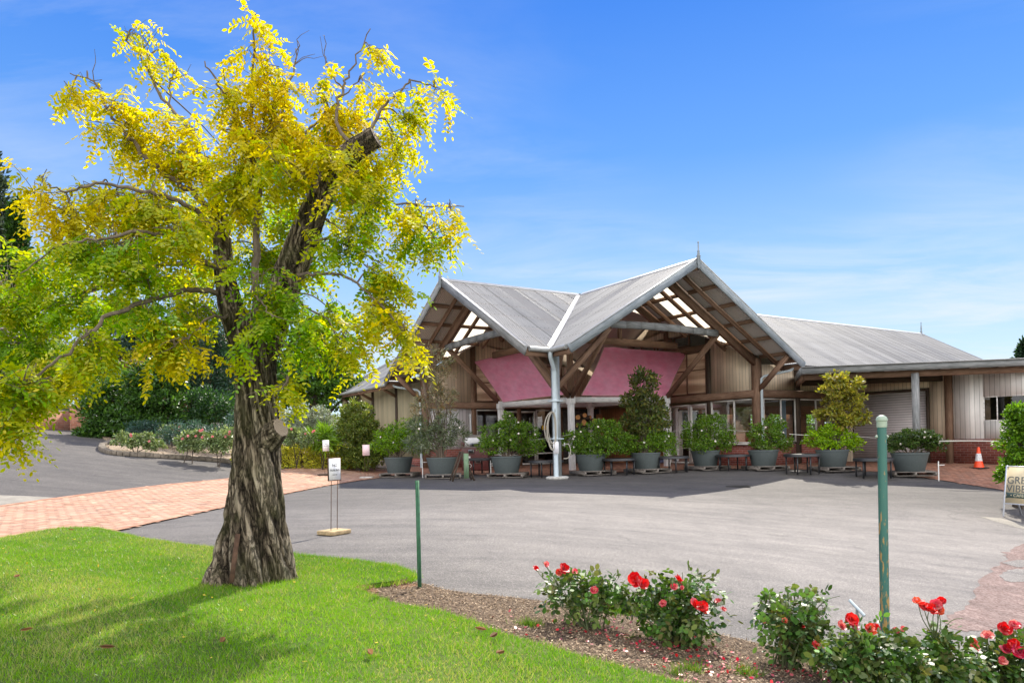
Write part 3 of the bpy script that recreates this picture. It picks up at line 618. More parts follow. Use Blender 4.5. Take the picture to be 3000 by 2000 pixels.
# gutter and downpipe over the re-entrant corner
m = MB(); ze = H-S*EA-.06
g1, g0, g2 = (U-.1, EA+.07, ze), (EA+.07, EA+.07, ze-.015), (EA+.07, VV-.12, ze)
m.tube([g1, g0], .075, 12); m.tube([g0, g2], .075, 12); part(m, 'gutter', GUTTER, smooth=True)
m = MB(); q = (EA+.07, EA+.07); m.tube([(q[0], q[1], ze), (q[0], q[1], ze-.16), (q[0]-.03, q[1]-.03, ze-.24), (K+.2, K+.2, ze-.5), (K+.16, K+.16, ze-.6), (K+.16, K+.16, .05)], [.075, .07, .062, .062, .07, .07], 12); part(m, 'downpipe', PIPE, smooth=True)
for z in (2.35, 1.2):
    m = MB(); m.box((K+.1, K+.1, z), (.34, .34, .035)); part(m, 'pipe_clip', PIPE)
for s_ in (0, 1):
    f = (lambda u, v, z: (u, v, z)) if s_ == 0 else (lambda u, v, z: (v, u, z))
    m = MB(); m.tube([f(-EB-.02, 5.85, 3.7), f(-EB+.02, 5.8, 3.58), f(-EB+.1, 5.7, 3.52), f(-K-.05, K+.3, 3.36), f(-K-.02, K+.2, 3.28), f(-K-.02, K+.2, .05)], .05, 10); part(m, 'downpipe', PIPE, smooth=True)
    m = MB(); m.tube([f(-EB-.07, EB, 3.74), f(-EB-.07, VV-.1, 3.74)], .06, 10); part(m, 'gutter', GUTTER, smooth=True)
m = MB(); m.tube([(EB+.07, -EB, 3.74), (EB+.07, -15, 3.74)], .065, 10); part(m, 'gutter', GUTTER, smooth=True)
m = MB(); m.beam((EB+.0, -EB, 3.66), (EB+.0, -15, 3.66), .04, .2); part(m, 'fascia_board', BROWN)
# ------------------------------------------------------------------ walls
class Wall:
    def __init__(s, o, d, n): s.o = np.array(o, float)[:2]; s.d = np.array(d, float)[:2]; s.n = np.array(n, float)[:2]
    def p(s, a, z, off=0.): q = s.o+s.d*a+s.n*off; return np.array([q[0], q[1], z])
    def panel(s, name, a, b, z0, z1, mat, th=.06, off=0., top=None, parent=BLD):
        P = [s.p(a, z0, off-th), s.p(b, z0, off-th)]+([s.p(x, z, off-th) for x, z in top] if top else [s.p(b, z1, off-th), s.p(a, z1, off-th)])
        m = MB(); m.prism(P, np.r_[s.n*th, 0], 'wall'); return part(m, name, mat, parent)
    def bar(s, m, a0, z0, a1, z1, w, h, off): m.beam(s.p(a0, z0, off), s.p(a1, z1, off), w, h, up=(0, 0, 1) if abs(z1-z0) < 1e-6 else tuple(np.r_[s.d, 0]))
    def window(s, a, b, z0, z1, mull=(), rails=(), fw=.055, off=.0, name='window', fmat=None, pane=True):
        m = MB(); fm = fmat or ALU
        for q in (a+fw/2, b-fw/2)+tuple(mull): s.bar(m, q, z0, q, z1, fw, fw, off)
        ms = sorted([a+fw/2]+list(mull)+[b-fw/2])
        for z in (z0+fw/2, z1-fw/2)+tuple(rails):
            for x0, x1 in zip(ms[:-1], ms[1:]): s.bar(m, x0+fw/2, z, x1-fw/2, z, fw, fw*.98, off)
        o = part(m, name, fm)
        if pane:
            m = MB(); m.poly([s.p(a+.02, z0+.02, off-.005), s.p(b-.02, z0+.02, off-.005), s.p(b-.02, z1-.02, off-.005), s.p(a+.02, z1-.02, off-.005)], 'wall'); part(m, 'pane', GLASS if pane is True else pane, o)
        return o
    def beamrow(s, a, b, z, w, h, mat, name='wall_beam', off=.05):
        m = MB(); m.beam(s.p(a, z, off), s.p(b, z, off), w, h); return part(m, name, mat)
    def hit(s, px, py):
        d = ray(px, py); o = W2L(0, 0); dl = np.array([d[:2]@EU, d[:2]@EV]); k = ((s.o-o[:2])@s.n)/(dl@s.n)
        q = o[:2]+dl*k; return (q-s.o)@s.d, EYE+d[2]*k
BAY = 2.34
WA = Wall((K, -K), (-1, 0), (0, 1)); WB = Wall((-K, K), (0, -1), (1, 0)); WM = Wall((-K, K), (-1, 0), (0, 1)); WL = Wall((K, -K), (0, -1), (1, 0))
rt = lambda x: H-S*abs(K-x)-.13     # roof line above wall A / B as a function of the distance along it
def top(a, b): return [(b, rt(b))]+([(K, rt(K))] if a < K < b else [])+[(a, rt(a))]
for W_ in (WA, WB):
    for i in range(5):
        if i == 0: continue
        q = W_.p(i*BAY, 0, -.06); post(q[0], q[1], 0, rt(min(i*BAY, 2*K-.01))-.1, .22, DARKT if W_ is WB and i == 1 else BROWN)
    W_.beamrow(.02, 2*K, 2.735, .18, .27, BROWN)
post(K-.0, -K, 0, 4.05, .27, BROWN); post(-K, K-.0, 0, 4.05, .27, BROWN)
# wall A
WA.panel('wall_panel', .1, BAY-.1, 2.87, 0, TAN, top=top(.1, BAY-.1)); WA.panel('wall_panel', .1, BAY-.1, .86, 2.6, LAV); WA.panel('brick_plinth', .1, BAY-.1, 0, .86, BRICK, .11, .03)
WA.panel('wall_panel', BAY+.12, 2*K, 4.62, 0, TAN, off=-.03, top=top(BAY+.12, 2*K))
WA.window(BAY+.11, 2*BAY-.11, 2.9, 4.6, mull=(1.5*BAY,), rails=(3.75,), name='clerestory_window', fmat=BROWN, pane=POLY); WA.window(2*BAY+.11, 3*BAY-.11, 2.9, 4.6, rails=(3.75,), name='clerestory_window', fmat=BROWN, pane=POLY)
WA.panel('wall_panel', 3*BAY+.1, 4*BAY-.1, 2.87, 4.6, TAN, off=-.02)
WA.window(BAY+.11, BAY+1.55, .05, 2.56, mull=(BAY+1.42,), rails=(.55,), name='entrance_door'); WA.window(BAY+1.6, 2*BAY+.9, .05, 2.5, mull=(BAY+2.27,), rails=(.5,), name='entrance_door', fw=.075); WA.window(2*BAY+.95, 3*BAY-.1, .05, 2.56, rails=(.55,), name='entrance_door')
STONEB = simple('black_stone', (.05, .043, .038), .9, 0, .5, 9, .6)
WA.panel('stone_wall', 3*BAY+.1, 4*BAY, 0, 2.6, STONEB, .1, .06)
# wall B
WB.panel('wall_panel', .1, BAY-.1, 2.87, 0, TAN, top=top(.1, BAY-.1)); WB.panel('brick_plinth', .1, BAY-.1, 0, .80, BRICK, .11, .03)
WB.window(.13, BAY-.1, .86, 2.56, mull=(.13+(BAY-.23)*.45,), off=.02); m = MB(); m.beam(WB.p(.1, .83, .06), WB.p(BAY-.1, .83, .06), .14, .05); part(m, 'window_sill', ALU)
WB.window(BAY+.11, BAY+1.05, .05, 2.5, fw=.075, name='sliding_door'); WB.window(BAY+1.1, 2*BAY-.1, .05, 2.5, rails=(), name='sliding_door')
WB.window(BAY+.11, 2*BAY-.11, 2.9, 4.65, mull=(1.5*BAY,), rails=(3.9,), name='clerestory_window', fmat=BROWN, pane=POLY); WB.window(2*BAY+.11, 3*BAY-.11, 2.9, 4.65, rails=(3.9,), name='clerestory_window', fmat=BROWN, pane=POLY)
WB.panel('wall_panel', BAY+.12, 2*K-.1, 5.45, 0, TAN, off=-.03, top=top(BAY+.9, 2*K-BAY)); WB.panel('wall_panel', 3*BAY+.1, 4*BAY-.1, 2.87, 4.2, TAN, off=-.02)
WB.beamrow(BAY, 3*BAY, 4.78, .16, .22, BROWN); WB.panel('wall_panel', BAY*3+.1, 4*BAY-.1, 0, 2.6, WOODI, off=-.02)
for a in (1.42, 1.86, 2.3):
    o = WB.window(a*BAY, (a+.38)*BAY, 4.92, 5.4, name='louvre_window', fmat=BROWN, pane=False)
    m = MB()
    for z in np.arange(4.99, 5.36, .075): m.beam(WB.p(a*BAY+.06, z, .0), WB.p((a+.38)*BAY-.06, z, .0), .06, .008)
    part(m, 'louvre_blade', GREYT, o)
# wall facing the camera right of the porch, and the outer left wall
WM.panel('wall_panel', .12, BAY-.1, 2.87, 3.85, TAN); WM.panel('wall_panel', BAY+.1, 2*BAY, 2.87, 3.85, TAN); WM.beamrow(.1, 2*BAY, 2.735, .18, .27, BROWN)
WM.panel('brick_plinth', .1, BAY-.08, 0, .80, BRICK, .11, .03); WM.panel('brick_plinth', BAY+.08, 2*BAY, 0, .80, BRICK, .11, .03)
q = WM.p(BAY, 0, .0); post(q[0], q[1], 0, 3.9, .22, DARKT)
WM.window(.3, BAY-.1, .86, 2.56, mull=(1.35,), off=.02); WM.window(BAY+.11, 2*BAY-.02, .86, 2.56, mull=(BAY+1.2,), off=.02)
TAN_BOUNCE = boards('tan_board_green_bounce', (.33, .285, .18))  # tan board with the green reflection on this wall put into its colour
WL.panel('wall_panel', .1, 10.5, .5, 3.75, TAN_BOUNCE); 
for a in (2.9, 5.8, 8.7):
    q = WL.p(a, 0, .02); post(q[0], q[1], 0, 3.75, .13, DARKT); m = MB(); m.beam((q[0]+.05, q[1], 3.3), (q[0]+.75, q[1], 3.66), .09, .12); part(m, 'eave_bracket', BROWN)
WL.panel('brick_plinth', .1, 10.5, 0, .5, BRICK, .1, .03)
# interior shells
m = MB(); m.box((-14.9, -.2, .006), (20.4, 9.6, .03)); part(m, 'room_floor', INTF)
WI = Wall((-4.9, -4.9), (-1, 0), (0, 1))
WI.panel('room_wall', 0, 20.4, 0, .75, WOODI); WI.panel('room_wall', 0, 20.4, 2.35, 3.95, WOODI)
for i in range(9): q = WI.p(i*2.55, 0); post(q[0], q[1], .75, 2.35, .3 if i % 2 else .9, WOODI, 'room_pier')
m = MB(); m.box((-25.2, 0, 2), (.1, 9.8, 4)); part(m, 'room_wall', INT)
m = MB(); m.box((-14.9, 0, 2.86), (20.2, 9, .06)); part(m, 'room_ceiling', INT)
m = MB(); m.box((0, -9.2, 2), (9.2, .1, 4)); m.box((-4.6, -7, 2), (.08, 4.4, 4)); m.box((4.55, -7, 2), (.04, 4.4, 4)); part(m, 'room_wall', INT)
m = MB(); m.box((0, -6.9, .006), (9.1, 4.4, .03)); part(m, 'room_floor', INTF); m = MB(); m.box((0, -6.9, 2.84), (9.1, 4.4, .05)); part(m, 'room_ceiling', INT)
for k_ in range(5):
    m = MB(); m.box((3.4-k_*1.5, -9.1, 1.75), (.62, .05, .8)); part(m, 'notice_board', simple('pale_notice_board', (.55, .48, .36), .7, 0, .1) if k_ == 0 else bpy.data.materials['pale_notice_board'])
# ------------------------------------------------------------------ right-hand wing with the roller shutter, under the flat awning
W3o = W2L(13.24, 29.1); d3 = np.array([.5337, -.8457]); n3 = np.array([-.8457, -.5337])
W3 = Wall(W3o, (d3@EU, d3@EV), (n3@EU, n3@EV))
sj0 = W3.hit(2500, 1300)[0]; sj1, zj = W3.hit(2714, 1143); sp = W3.hit(2785, 1250)[0]; zb = .86
print('W3', sj0, sj1, zj, sp, W3.hit(2880, 1165), W3.hit(2990, 1234), W3.hit(2998, 1290)[0])
ZT = 3.17
W3.panel('wall_panel', 0, max(.2, sj0-.05), .0, ZT, TAN); W3.panel('wall_panel', sj1+.1, sp-.1, zb, ZT, TAN); W3.panel('wall_panel', max(.2, sj0-.05), sj1+.1, zj, ZT, TAN)
W3.panel('roller_shutter', max(.2, sj0), sj1, 0, zj-.02, SHUT, .04, -.06)
m = MB(); m.beam(W3.p(max(.2, sj0)-.05, zj+.04, .02), W3.p(sj1+.1, zj+.04, .02), .1, .09); part(m, 'door_lintel', DARKT); m = MB(); m.beam(W3.p(sj1+.05, 0, .02), W3.p(sj1+.05, zj, .02), .09, .1); part(m, 'door_jamb', DARKT)
W3.panel('brick_plinth', sj1+.1, 12, 0, zb, BRICK, .11, .03)
q = W3.p(sp, 0, .08); m = MB(); m.box((q[0], q[1], 1.6), (.2, .2, 3.2), math.atan2(W3.d[1], W3.d[0])); part(m, 'post', BROWN)
w0, wz1 = W3.hit(2880, 1162); w1 = w0+2.1; wz0 = W3.hit(2880, 1233)[1]
W3.panel('wall_panel', sp+.1, w0, zb, ZT, PALE); W3.panel('wall_panel', w0, w1, zb, wz0, PALE); W3.panel('wall_panel', w0, w1, wz1, ZT, PALE); W3.panel('wall_panel', w1, 12, zb, ZT, PALE)
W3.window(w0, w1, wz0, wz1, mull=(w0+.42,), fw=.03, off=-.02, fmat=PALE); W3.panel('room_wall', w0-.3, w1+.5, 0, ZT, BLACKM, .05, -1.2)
m = MB(); q = W3.p(sp+2.2, 0, -.12); 
AW = [(9.85, 23.8), (20.8, 21.75), (23, 29), (13.4, 31), (11.2, 27.7)]; ZA = 3.4
aw = [W2L(x, y, ZA) for x, y in AW]
m = MB(); m.prism([p-[0, 0, .06] for p in aw], (0, 0, .05)); part(m, 'awning_roof', ROOF)
def wbeam(a, b, z, w, h, mat, name): m = MB(); m.beam(W2L(a[0], a[1], z), W2L(b[0], b[1], z), w, h); return part(m, name, mat)
wbeam((9.83, 23.79), (20.8, 21.73), ZA-.10, .04, .22, GREYT, 'awning_fascia'); wbeam((9.81, 23.8), (11.17, 27.7), ZA-.10, .04, .22, GREYT, 'awning_fascia')
wbeam((9.82, 23.75), (20.8, 21.69), ZA+.02, .10, .02, FLASH, 'awning_capping')
wbeam((10.06, 24.15), (20.8, 22.15), ZA-.30, .10, .2, BROWN, 'awning_beam'); wbeam((10.9, 26.4), (20.8, 24.4), ZA-.34, .10, .2, DARKT, 'awning_beam'); wbeam((10.05, 24.2), (11.2, 27.6), ZA-.30, .10, .2, BROWN, 'awning_beam')
for k_ in range(12):
    x = 10.8+k_*.85; wbeam((x, 24.05-(x-10)*.19), (x+.9, 28.2-(x-10)*.19), ZA-.13, .06, .12, DARKT, 'awning_joist')
q = W2L(13.42, 23.38); m = MB(); m.box((q[0], q[1], 1.55), (.2, .2, 3.1), .3); part(m, 'awning_post', GREYT)
# ridge ventilators on the far roof
for px in (2265, 2434, 2520, 2645):
    # position along ridge from image column
    best = min(np.arange(-25, -6, .1), key=lambda u: abs(proj(L2W(u, -.25, H))[0]-px)); m = MB(); m.lathe([(.34, -.12), (.34, .10), (.26, .16), (.1, .19)], (best, -.45, H-.12), 14); part(m, 'roof_vent', GUTTER, smooth=True)
m = MB(); m.lathe([(.28, -.1), (.28, .1), (.1, .16)], tuple(W2L(14.4, 25.0, ZA)), 14); part(m, 'roof_vent', GUTTER, smooth=True)
# ------------------------------------------------------------------ shade sails
def sail(label, bl, br, tr, tl, sag=.12, grp='pink shade sails in the porch'):
    bl, br, tr, tl = [np.asarray(p, float) for p in (bl, br, tr, tl)]; n = 22; V = []; uvv = []
    nrm = np.cross(br-bl, tl-bl); nrm /= np.linalg.norm(nrm)
    for j in range(n+1):
        for i in range(n+1):
            a, b = i/n, j/n
            # edges hollow inward
            a2 = a+(.5-a)*.03*4*b*(1-b)*abs(2*a-1); b2 = b+(.5-b)*.02*4*a*(1-a)*abs(2*b-1)
            p = (bl*(1-a2)+br*a2)*(1-b2)+(tl*(1-a2)+tr*a2)*b2
            wr = .035*math.sin(14*math.atan2(b-.02, a+.02))*math.exp(-2.6*math.hypot(a, 1-b))+.03*math.sin(11*(a+b))*math.exp(-3*math.hypot(1-a, b))
            p = p-nrm*(sag*16*a*(1-a)*b*(1-b)*.6)+nrm*(wr+.045*math.sin(17*math.atan2(1.02-b, a+.03))*math.exp(-2.2*math.hypot(a, 1-b))); V.append(p); uvv.append((a*2, b*2))
    q = np.array([[j*(n+1)+i, j*(n+1)+i+1, (j+1)*(n+1)+i+1, (j+1)*(n+1)+i] for j in range(n) for i in range(n)]); lp = q.ravel()
    W = np.array([L2W(*p) for p in V]); ctr = W.mean(0)
    o = empty('shade_sail', ctr, 0, label, 'shade sail', grp)
    make_mesh('sail_cloth', W-ctr, lp, np.arange(len(q))*4, np.full(len(q), 4), SAIL, o, True, np.array(uvv)[lp])
    Wg = W.reshape(n+1, n+1, 3); m = MB()
    for e in (Wg[0], Wg[-1], Wg[:, 0], Wg[:, -1]): m.tube(e-ctr, .012, 6)
    m.build('edge_cord', simple('sail_hem', (.46, .30, .26), .8, 0, .1) if 'sail_hem' not in bpy.data.materials else bpy.data.materials['sail_hem'], o)
def on(k_, f): a, b = STP[k_]; return a+(b-a)*f
up = np.array([0, 0, .02]); th_ = np.array([.03, .03, .10])
def AL(px, py, Y): q = AT(px, py, Y); l = W2L(q[0], q[1]); return np.array([l[0], l[1], q[2]])
sail('large pink shade sail on the right of the downpipe, under the taller gable', AL(1703, 1158, 26.75), AL(1953, 1163, 28.1), AL(2014, 1033, 29.8), AL(1770, 1016, 28.6))
sail('pink shade sail on the left of the downpipe, under the lower gable', AL(1474, 1178, 29.3), AL(1655, 1156, 26.9), AL(1536, 1020, 28.3), AL(1390, 1059, 30.1))
b0 = np.array([B_[0], B_[1], 2.8])
sail('dark red shade sail half hidden behind the large pink one', b0+[.1, .0, 0], np.array([R_[0], R_[1], 2.84])+[-.1, -.1, 0], np.array([-3.9, .9, 4.5]), np.array([-3.9, -3., 4.5]))
# ------------------------------------------------------------------ foliage generators
def unit(v): return v/(np.linalg.norm(v, axis=-1, keepdims=True)+1e-9)
def leaf_mesh(name, P, D, N, L, W, col, mat, parent=None, loc=(0, 0, 0), shape=6):
    """one flat blade per row: base point P, direction D, normal N"""
    m = len(P); D = unit(D); Wv = unit(np.cross(N, D)); L = np.broadcast_to(L, (m,))[:, None]; W = np.broadcast_to(W, (m,))[:, None]/2
    P = P-np.asarray(loc)
    if shape == 6:
        q = [P, P+D*L*.28+Wv*W*.85, P+D*L*.68+Wv*W*.95, P+D*L, P+D*L*.68-Wv*W*.95, P+D*L*.28-Wv*W*.85]
    elif shape == 4:
        q = [P, P+D*L*.45+Wv*W, P+D*L, P+D*L*.45-Wv*W]
    else:
        q = [P-Wv*W, P+Wv*W, P+D*L]
    k = len(q); V = np.stack(q, 1).reshape(-1, 3)
    return make_mesh(name, V, np.arange(m*k), np.arange(m)*k, np.full(m, k), mat, parent, False, None, np.repeat(col, k, 0), loc)
def mixcol(m, cols, spread=.25):
    cols = np.array(cols); w = RNG.dirichlet(np.full(len(cols), .6), m); c = w@cols
    return np.clip(c*(1+RNG.normal(0, spread, (m, 1))).clip(.4, 1.9), 0, 1)
def ballpts(m, power=.45):
    d = unit(RNG.normal(size=(m, 3))); return d*(RNG.random((m, 1))**power)
def clumped(blobs, n, clumps=26, spread=.20, zmin=None, flat=.0):
    """points in lumpy ellipsoids; blobs = [(centre, radii, weight)]"""
    w = np.array([b[2]*np.prod(b[1])**(2/3) for b in blobs]); w = w/w.sum(); out = []; dirs = []
    for (c, r, _), f in zip(blobs, w):
        m = max(8, int(n*f)); c = np.asarray(c, float); r = np.asarray(r, float)
        cc = ballpts(clumps, .33)*RNG.uniform(.78, 1.08, (clumps, 1)); size = RNG.uniform(.6, 1.4, clumps)
        k = RNG.choice(clumps, m, p=size/size.sum()); p = cc[k]+ballpts(m, .5)*spread*1.6*size[k][:, None]
        out.append(c+p*r); dirs.append(unit(cc[k]*.6+(p-cc[k])*2.2))
    P, Dn = np.concatenate(out), np.concatenate(dirs)
    if zmin is not None: k = P[:, 2] > zmin; P, Dn = P[k], Dn[k]
    return P, Dn
def leafcloud(name, blobs, n, L, W, cols, mat, parent=None, loc=(0, 0, 0), clumps=26, spread=.2, droop=0., zmin=None, shape=6, vary=.3):
    P, O = clumped(blobs, n, clumps, spread, zmin); m = len(P)
    D = unit(O+RNG.normal(0, .65, (m, 3))+np.array([0, 0, .15-droop])); N = unit(O*.7+RNG.normal(0, .6, (m, 3))+np.array([0, 0, .6]))
    l = L*RNG.uniform(.65, 1.25, m); return leaf_mesh(name, P, D, N, l, W*l/L, mixcol(m, cols, vary), mat, parent, loc, shape)
def compound(P, D, Up, nl, rl, L, W, col, jit=.25):
    """pinnate leaves: rachis of length rl from P along D with nl leaflets; returns leaflet arrays"""
    m = len(P); D = unit(D); Sd = unit(np.cross(D, Up)); Up = unit(np.cross(Sd, D)); out = [[], [], [], [], [], []]
    rl = np.broadcast_to(rl, (m,))[:, None]; L = np.broadcast_to(L, (m,))
    for i in range(nl):
        f = (i//2+.6)/(nl/2+.3) if i < nl-1 else 1.0
        sgn = (1 if i % 2 else -1) if i < nl-1 else 0
        keep = RNG.random(m) < .94
        p = P+D*rl*f+np.array([0, 0, -1])*(rl*f*f*.36)
        d = unit(D*(.45 if sgn else 1.)+Sd*sgn*.95+np.array([0, 0, -.22])+RNG.normal(0, jit, (m, 3)))
        nn = unit(Up+RNG.normal(0, jit, (m, 3))); l = L*RNG.uniform(.8, 1.12, m)*(1-.25*abs(f-.5))
        for o_, a in zip(out, (p, d, nn, l, l*W, col*(1+RNG.normal(0, .12, (m, 1))))): o_.append(a[keep])
    return [np.concatenate(o_) for o_ in out]
def smoothpath(pts, n=6):
    P = [np.asarray(p, float) for p in pts]; Q = [2*P[0]-P[1]]+P+[2*P[-1]-P[-2]]; out = []
    for i in range(1, len(Q)-2):
        a, b, c, d = Q[i-1:i+3]
        for k in range(n):
            t = k/n; out.append(.5*((2*b)+(c-a)*t+(2*a-5*b+4*c-d)*t*t+(3*b-a-3*c+d)*t**3))
    out.append(P[-1]); return np.array(out)
def vnoise(h, w, gy, gx, oct=4, per=True):
    """tileable (in x) value noise on an h x w grid"""
    y, x = np.meshgrid(np.linspace(0, 1, h), np.linspace(0, 1, w, endpoint=False), indexing='ij'); r = 0; am = 1; tot = 0
    for o in range(oct):
        a, b = gy*2**o, gx*2**o; T = RNG.random((a+2, b)); fy, fx = y*a, x*b; iy, ix = fy.astype(int), fx.astype(int); ty, tx = fy-iy, fx-ix
        ty = ty*ty*(3-2*ty); tx = tx*tx*(3-2*tx); ix1 = (ix+1) % b
        r = r+am*((T[iy, ix]*(1-tx)+T[iy, ix1]*tx)*(1-ty)+(T[iy+1, ix]*(1-tx)+T[iy+1, ix1]*tx)*ty); tot += am; am *= .5
    return r/tot
def barktube(name, pts, rad, mat, parent, loc, nth=120, twist=0., amp=.06, flute=None, per_m=60, cut=False, furrow=13):
    pts = np.asarray(pts, float); s = np.r_[0, np.cumsum(np.linalg.norm(np.diff(pts, axis=0), axis=1))]; n = max(12, int(s[-1]*per_m)); q = np.linspace(0, s[-1], n)
    C = np.stack([np.interp(q, s, pts[:, k]) for k in range(3)], 1); R = np.interp(q, s, rad)
    for _ in range(3): C[1:-1] = (C[:-2]+2*C[1:-1]+C[2:])/4; R[1:-1] = (R[:-2]+2*R[1:-1]+R[2:])/4
    T = unit(np.gradient(C, axis=0)); ref = np.array([1., 0, 0]); th = np.arange(nth)*2*math.pi/nth; V = np.zeros((n, nth, 3))
    nz = vnoise(n, nth, max(2, int(s[-1]*2.6)), furrow*2, 3); nf = vnoise(n, nth, max(2, int(s[-1]*11)), furrow*5, 2); nz2 = vnoise(n, nth, max(2, int(s[-1]*1.6)), 5, 3)
    rid = 1-abs(2*nz-1); rid = np.clip((rid-.45)/.55, 0, 1)**1.3+.35*(nf-.4)
    sh = np.rint(q*twist/(2*math.pi)*nth).astype(int)
    rid = np.stack([np.roll(rid[i], -sh[i]) for i in range(n)])
    fl = flute(th[None, :], q[:, None], s[-1]) if flute else 0
    rr = R[:, None]*(1+fl+amp*(nz2-.5)*2.2)-R[:, None]*amp*1.35*(rid-.35)
    for i in range(n):
        y = np.cross(T[i], ref); y /= np.linalg.norm(y); x = np.cross(y, T[i])
        V[i] = C[i]+rr[i][:, None]*(np.cos(th)[:, None]*x+np.sin(th)[:, None]*y)
    i, j = np.meshgrid(np.arange(n-1), np.arange(nth), indexing='ij'); f = np.stack([i*nth+j, i*nth+(j+1) % nth, (i+1)*nth+(j+1) % nth, (i+1)*nth+j], -1).reshape(-1, 4)
    fur = np.clip(.95-rid*1.1, 0, 1).ravel(); lp = list(f.ravel()); st = list(np.arange(len(f))*4); to = [4]*len(f)
    lp += list(range((n-1)*nth, n*nth)); st.append(len(f)*4); to.append(nth)
    o = make_mesh(name, V.reshape(-1, 3)-np.asarray(loc), lp, st, to, mat, parent, True, None, np.stack([fur]*3, 1), None)
    return o, V[-1], C[-1], T[-1]
def endcap(name, ring, parent, loc, mat, nrm):
    c = ring.mean(0); m = MB(); P = (ring-c)*.96+nrm*.004
    m.poly(P); return m.build(name, mat, parent, loc=None) if False else make_mesh(name, P, list(range(len(P))), [0], [len(P)], mat, parent, loc=c-np.asarray(loc))
# ------------------------------------------------------------------ the golden robinia
TB = G(738, 1716); YT = TB[1]
TREE = empty('robinia_tree', TB, 0, 'big golden leaved tree with a thick twisted trunk growing on the lawn', 'tree')
lv = [(1742, 735, 148), (1725, 735, 135), (1700, 735, 120), (1660, 740, 108), (1600, 744, 99), (1520, 748, 86), (1430, 750, 77), (1340, 752, 70), (1260, 754, 65), (1180, 752, 59), (1100, 752, 56), (1020, 752, 59), (960, 750, 56), (915, 750, 44)]
ctr = np.array([AT(x, y, YT) for y, x, r in lv]); rad = np.array([r*YT/F for y, x, r in lv])
def tflute(th, q, L):
    w = np.clip(1-q/(.42), 0, 1)
    a = .10*np.sin(3*th+2.1*q+.6)+.075*np.sin(5*th+2.6*q+2.2)+.03*np.sin(11*th+3*q)
    g_ = -.26*np.exp(-((((th+1.05*q-4.55+math.pi) % (2*math.pi))-math.pi)/.22)**2)*np.clip(1.25-q*.62, 0, 1)
    return a*np.clip(1.05-q*.22, .35, 1)+g_+w**2*(.16*np.sin(5*th+.4)+.12*np.sin(7*th+2))
barktube('trunk', ctr, rad, BARK, TREE, TB, 380, 1.15, .085, tflute, 150, furrow=13)
def limb(pl, name='limb', nth=90, amp=.07, cut=None):
    p = [AT(x, y, YT+d) for x, y, d, r in pl]; sp = smoothpath(p, 5); r = np.interp(np.linspace(0, len(pl)-1, len(sp)), np.arange(len(pl)), [q[3]*YT/F for q in pl])
    o, ring, c, t_ = barktube(name, sp, r, BARK, TREE, TB, nth, .5, amp, None, 90, furrow=9)
    if cut: endcap(cut, ring, o, TB, CUTW, t_)
    return sp
L1 = limb([(722, 1010, .0, 44), (690, 930, .02, 40), (668, 860, .05, 34), (655, 760, .1, 29), (648, 660, .15, 25), (630, 580, .2, 20), (606, 520, .3, 16), (588, 455, .4, 9)])
R1 = limb([(772, 1030, 0, 48), (795, 950, -.02, 47), (818, 880, -.05, 46), (852, 790, -.1, 43), (893, 690, -.16, 41), (928, 600, -.2, 37), (970, 510, -.26, 33), (1032, 445, -.3, 31), (1100, 402, -.34, 29)], cut='cut_face')
S1 = limb([(772, 1305, -.04, 44), (792, 1278, -.12, 38), (810, 1260, -.165, 32), (822, 1252, -.185, 28)], 'cut_stub', 60, .05, 'cut_face')
br = MB(); BRP = []
def branch(pl, r0, r1, n=6):
    p = smoothpath([AT(x, y, YT+d) for x, y, d in pl], 6); m = len(p)
    p[1:-1] += RNG.normal(0, .008, (m-2, 3)); br.tube(p-TB, np.linspace(r0, r1, m), 7); BRP.append(p); return p
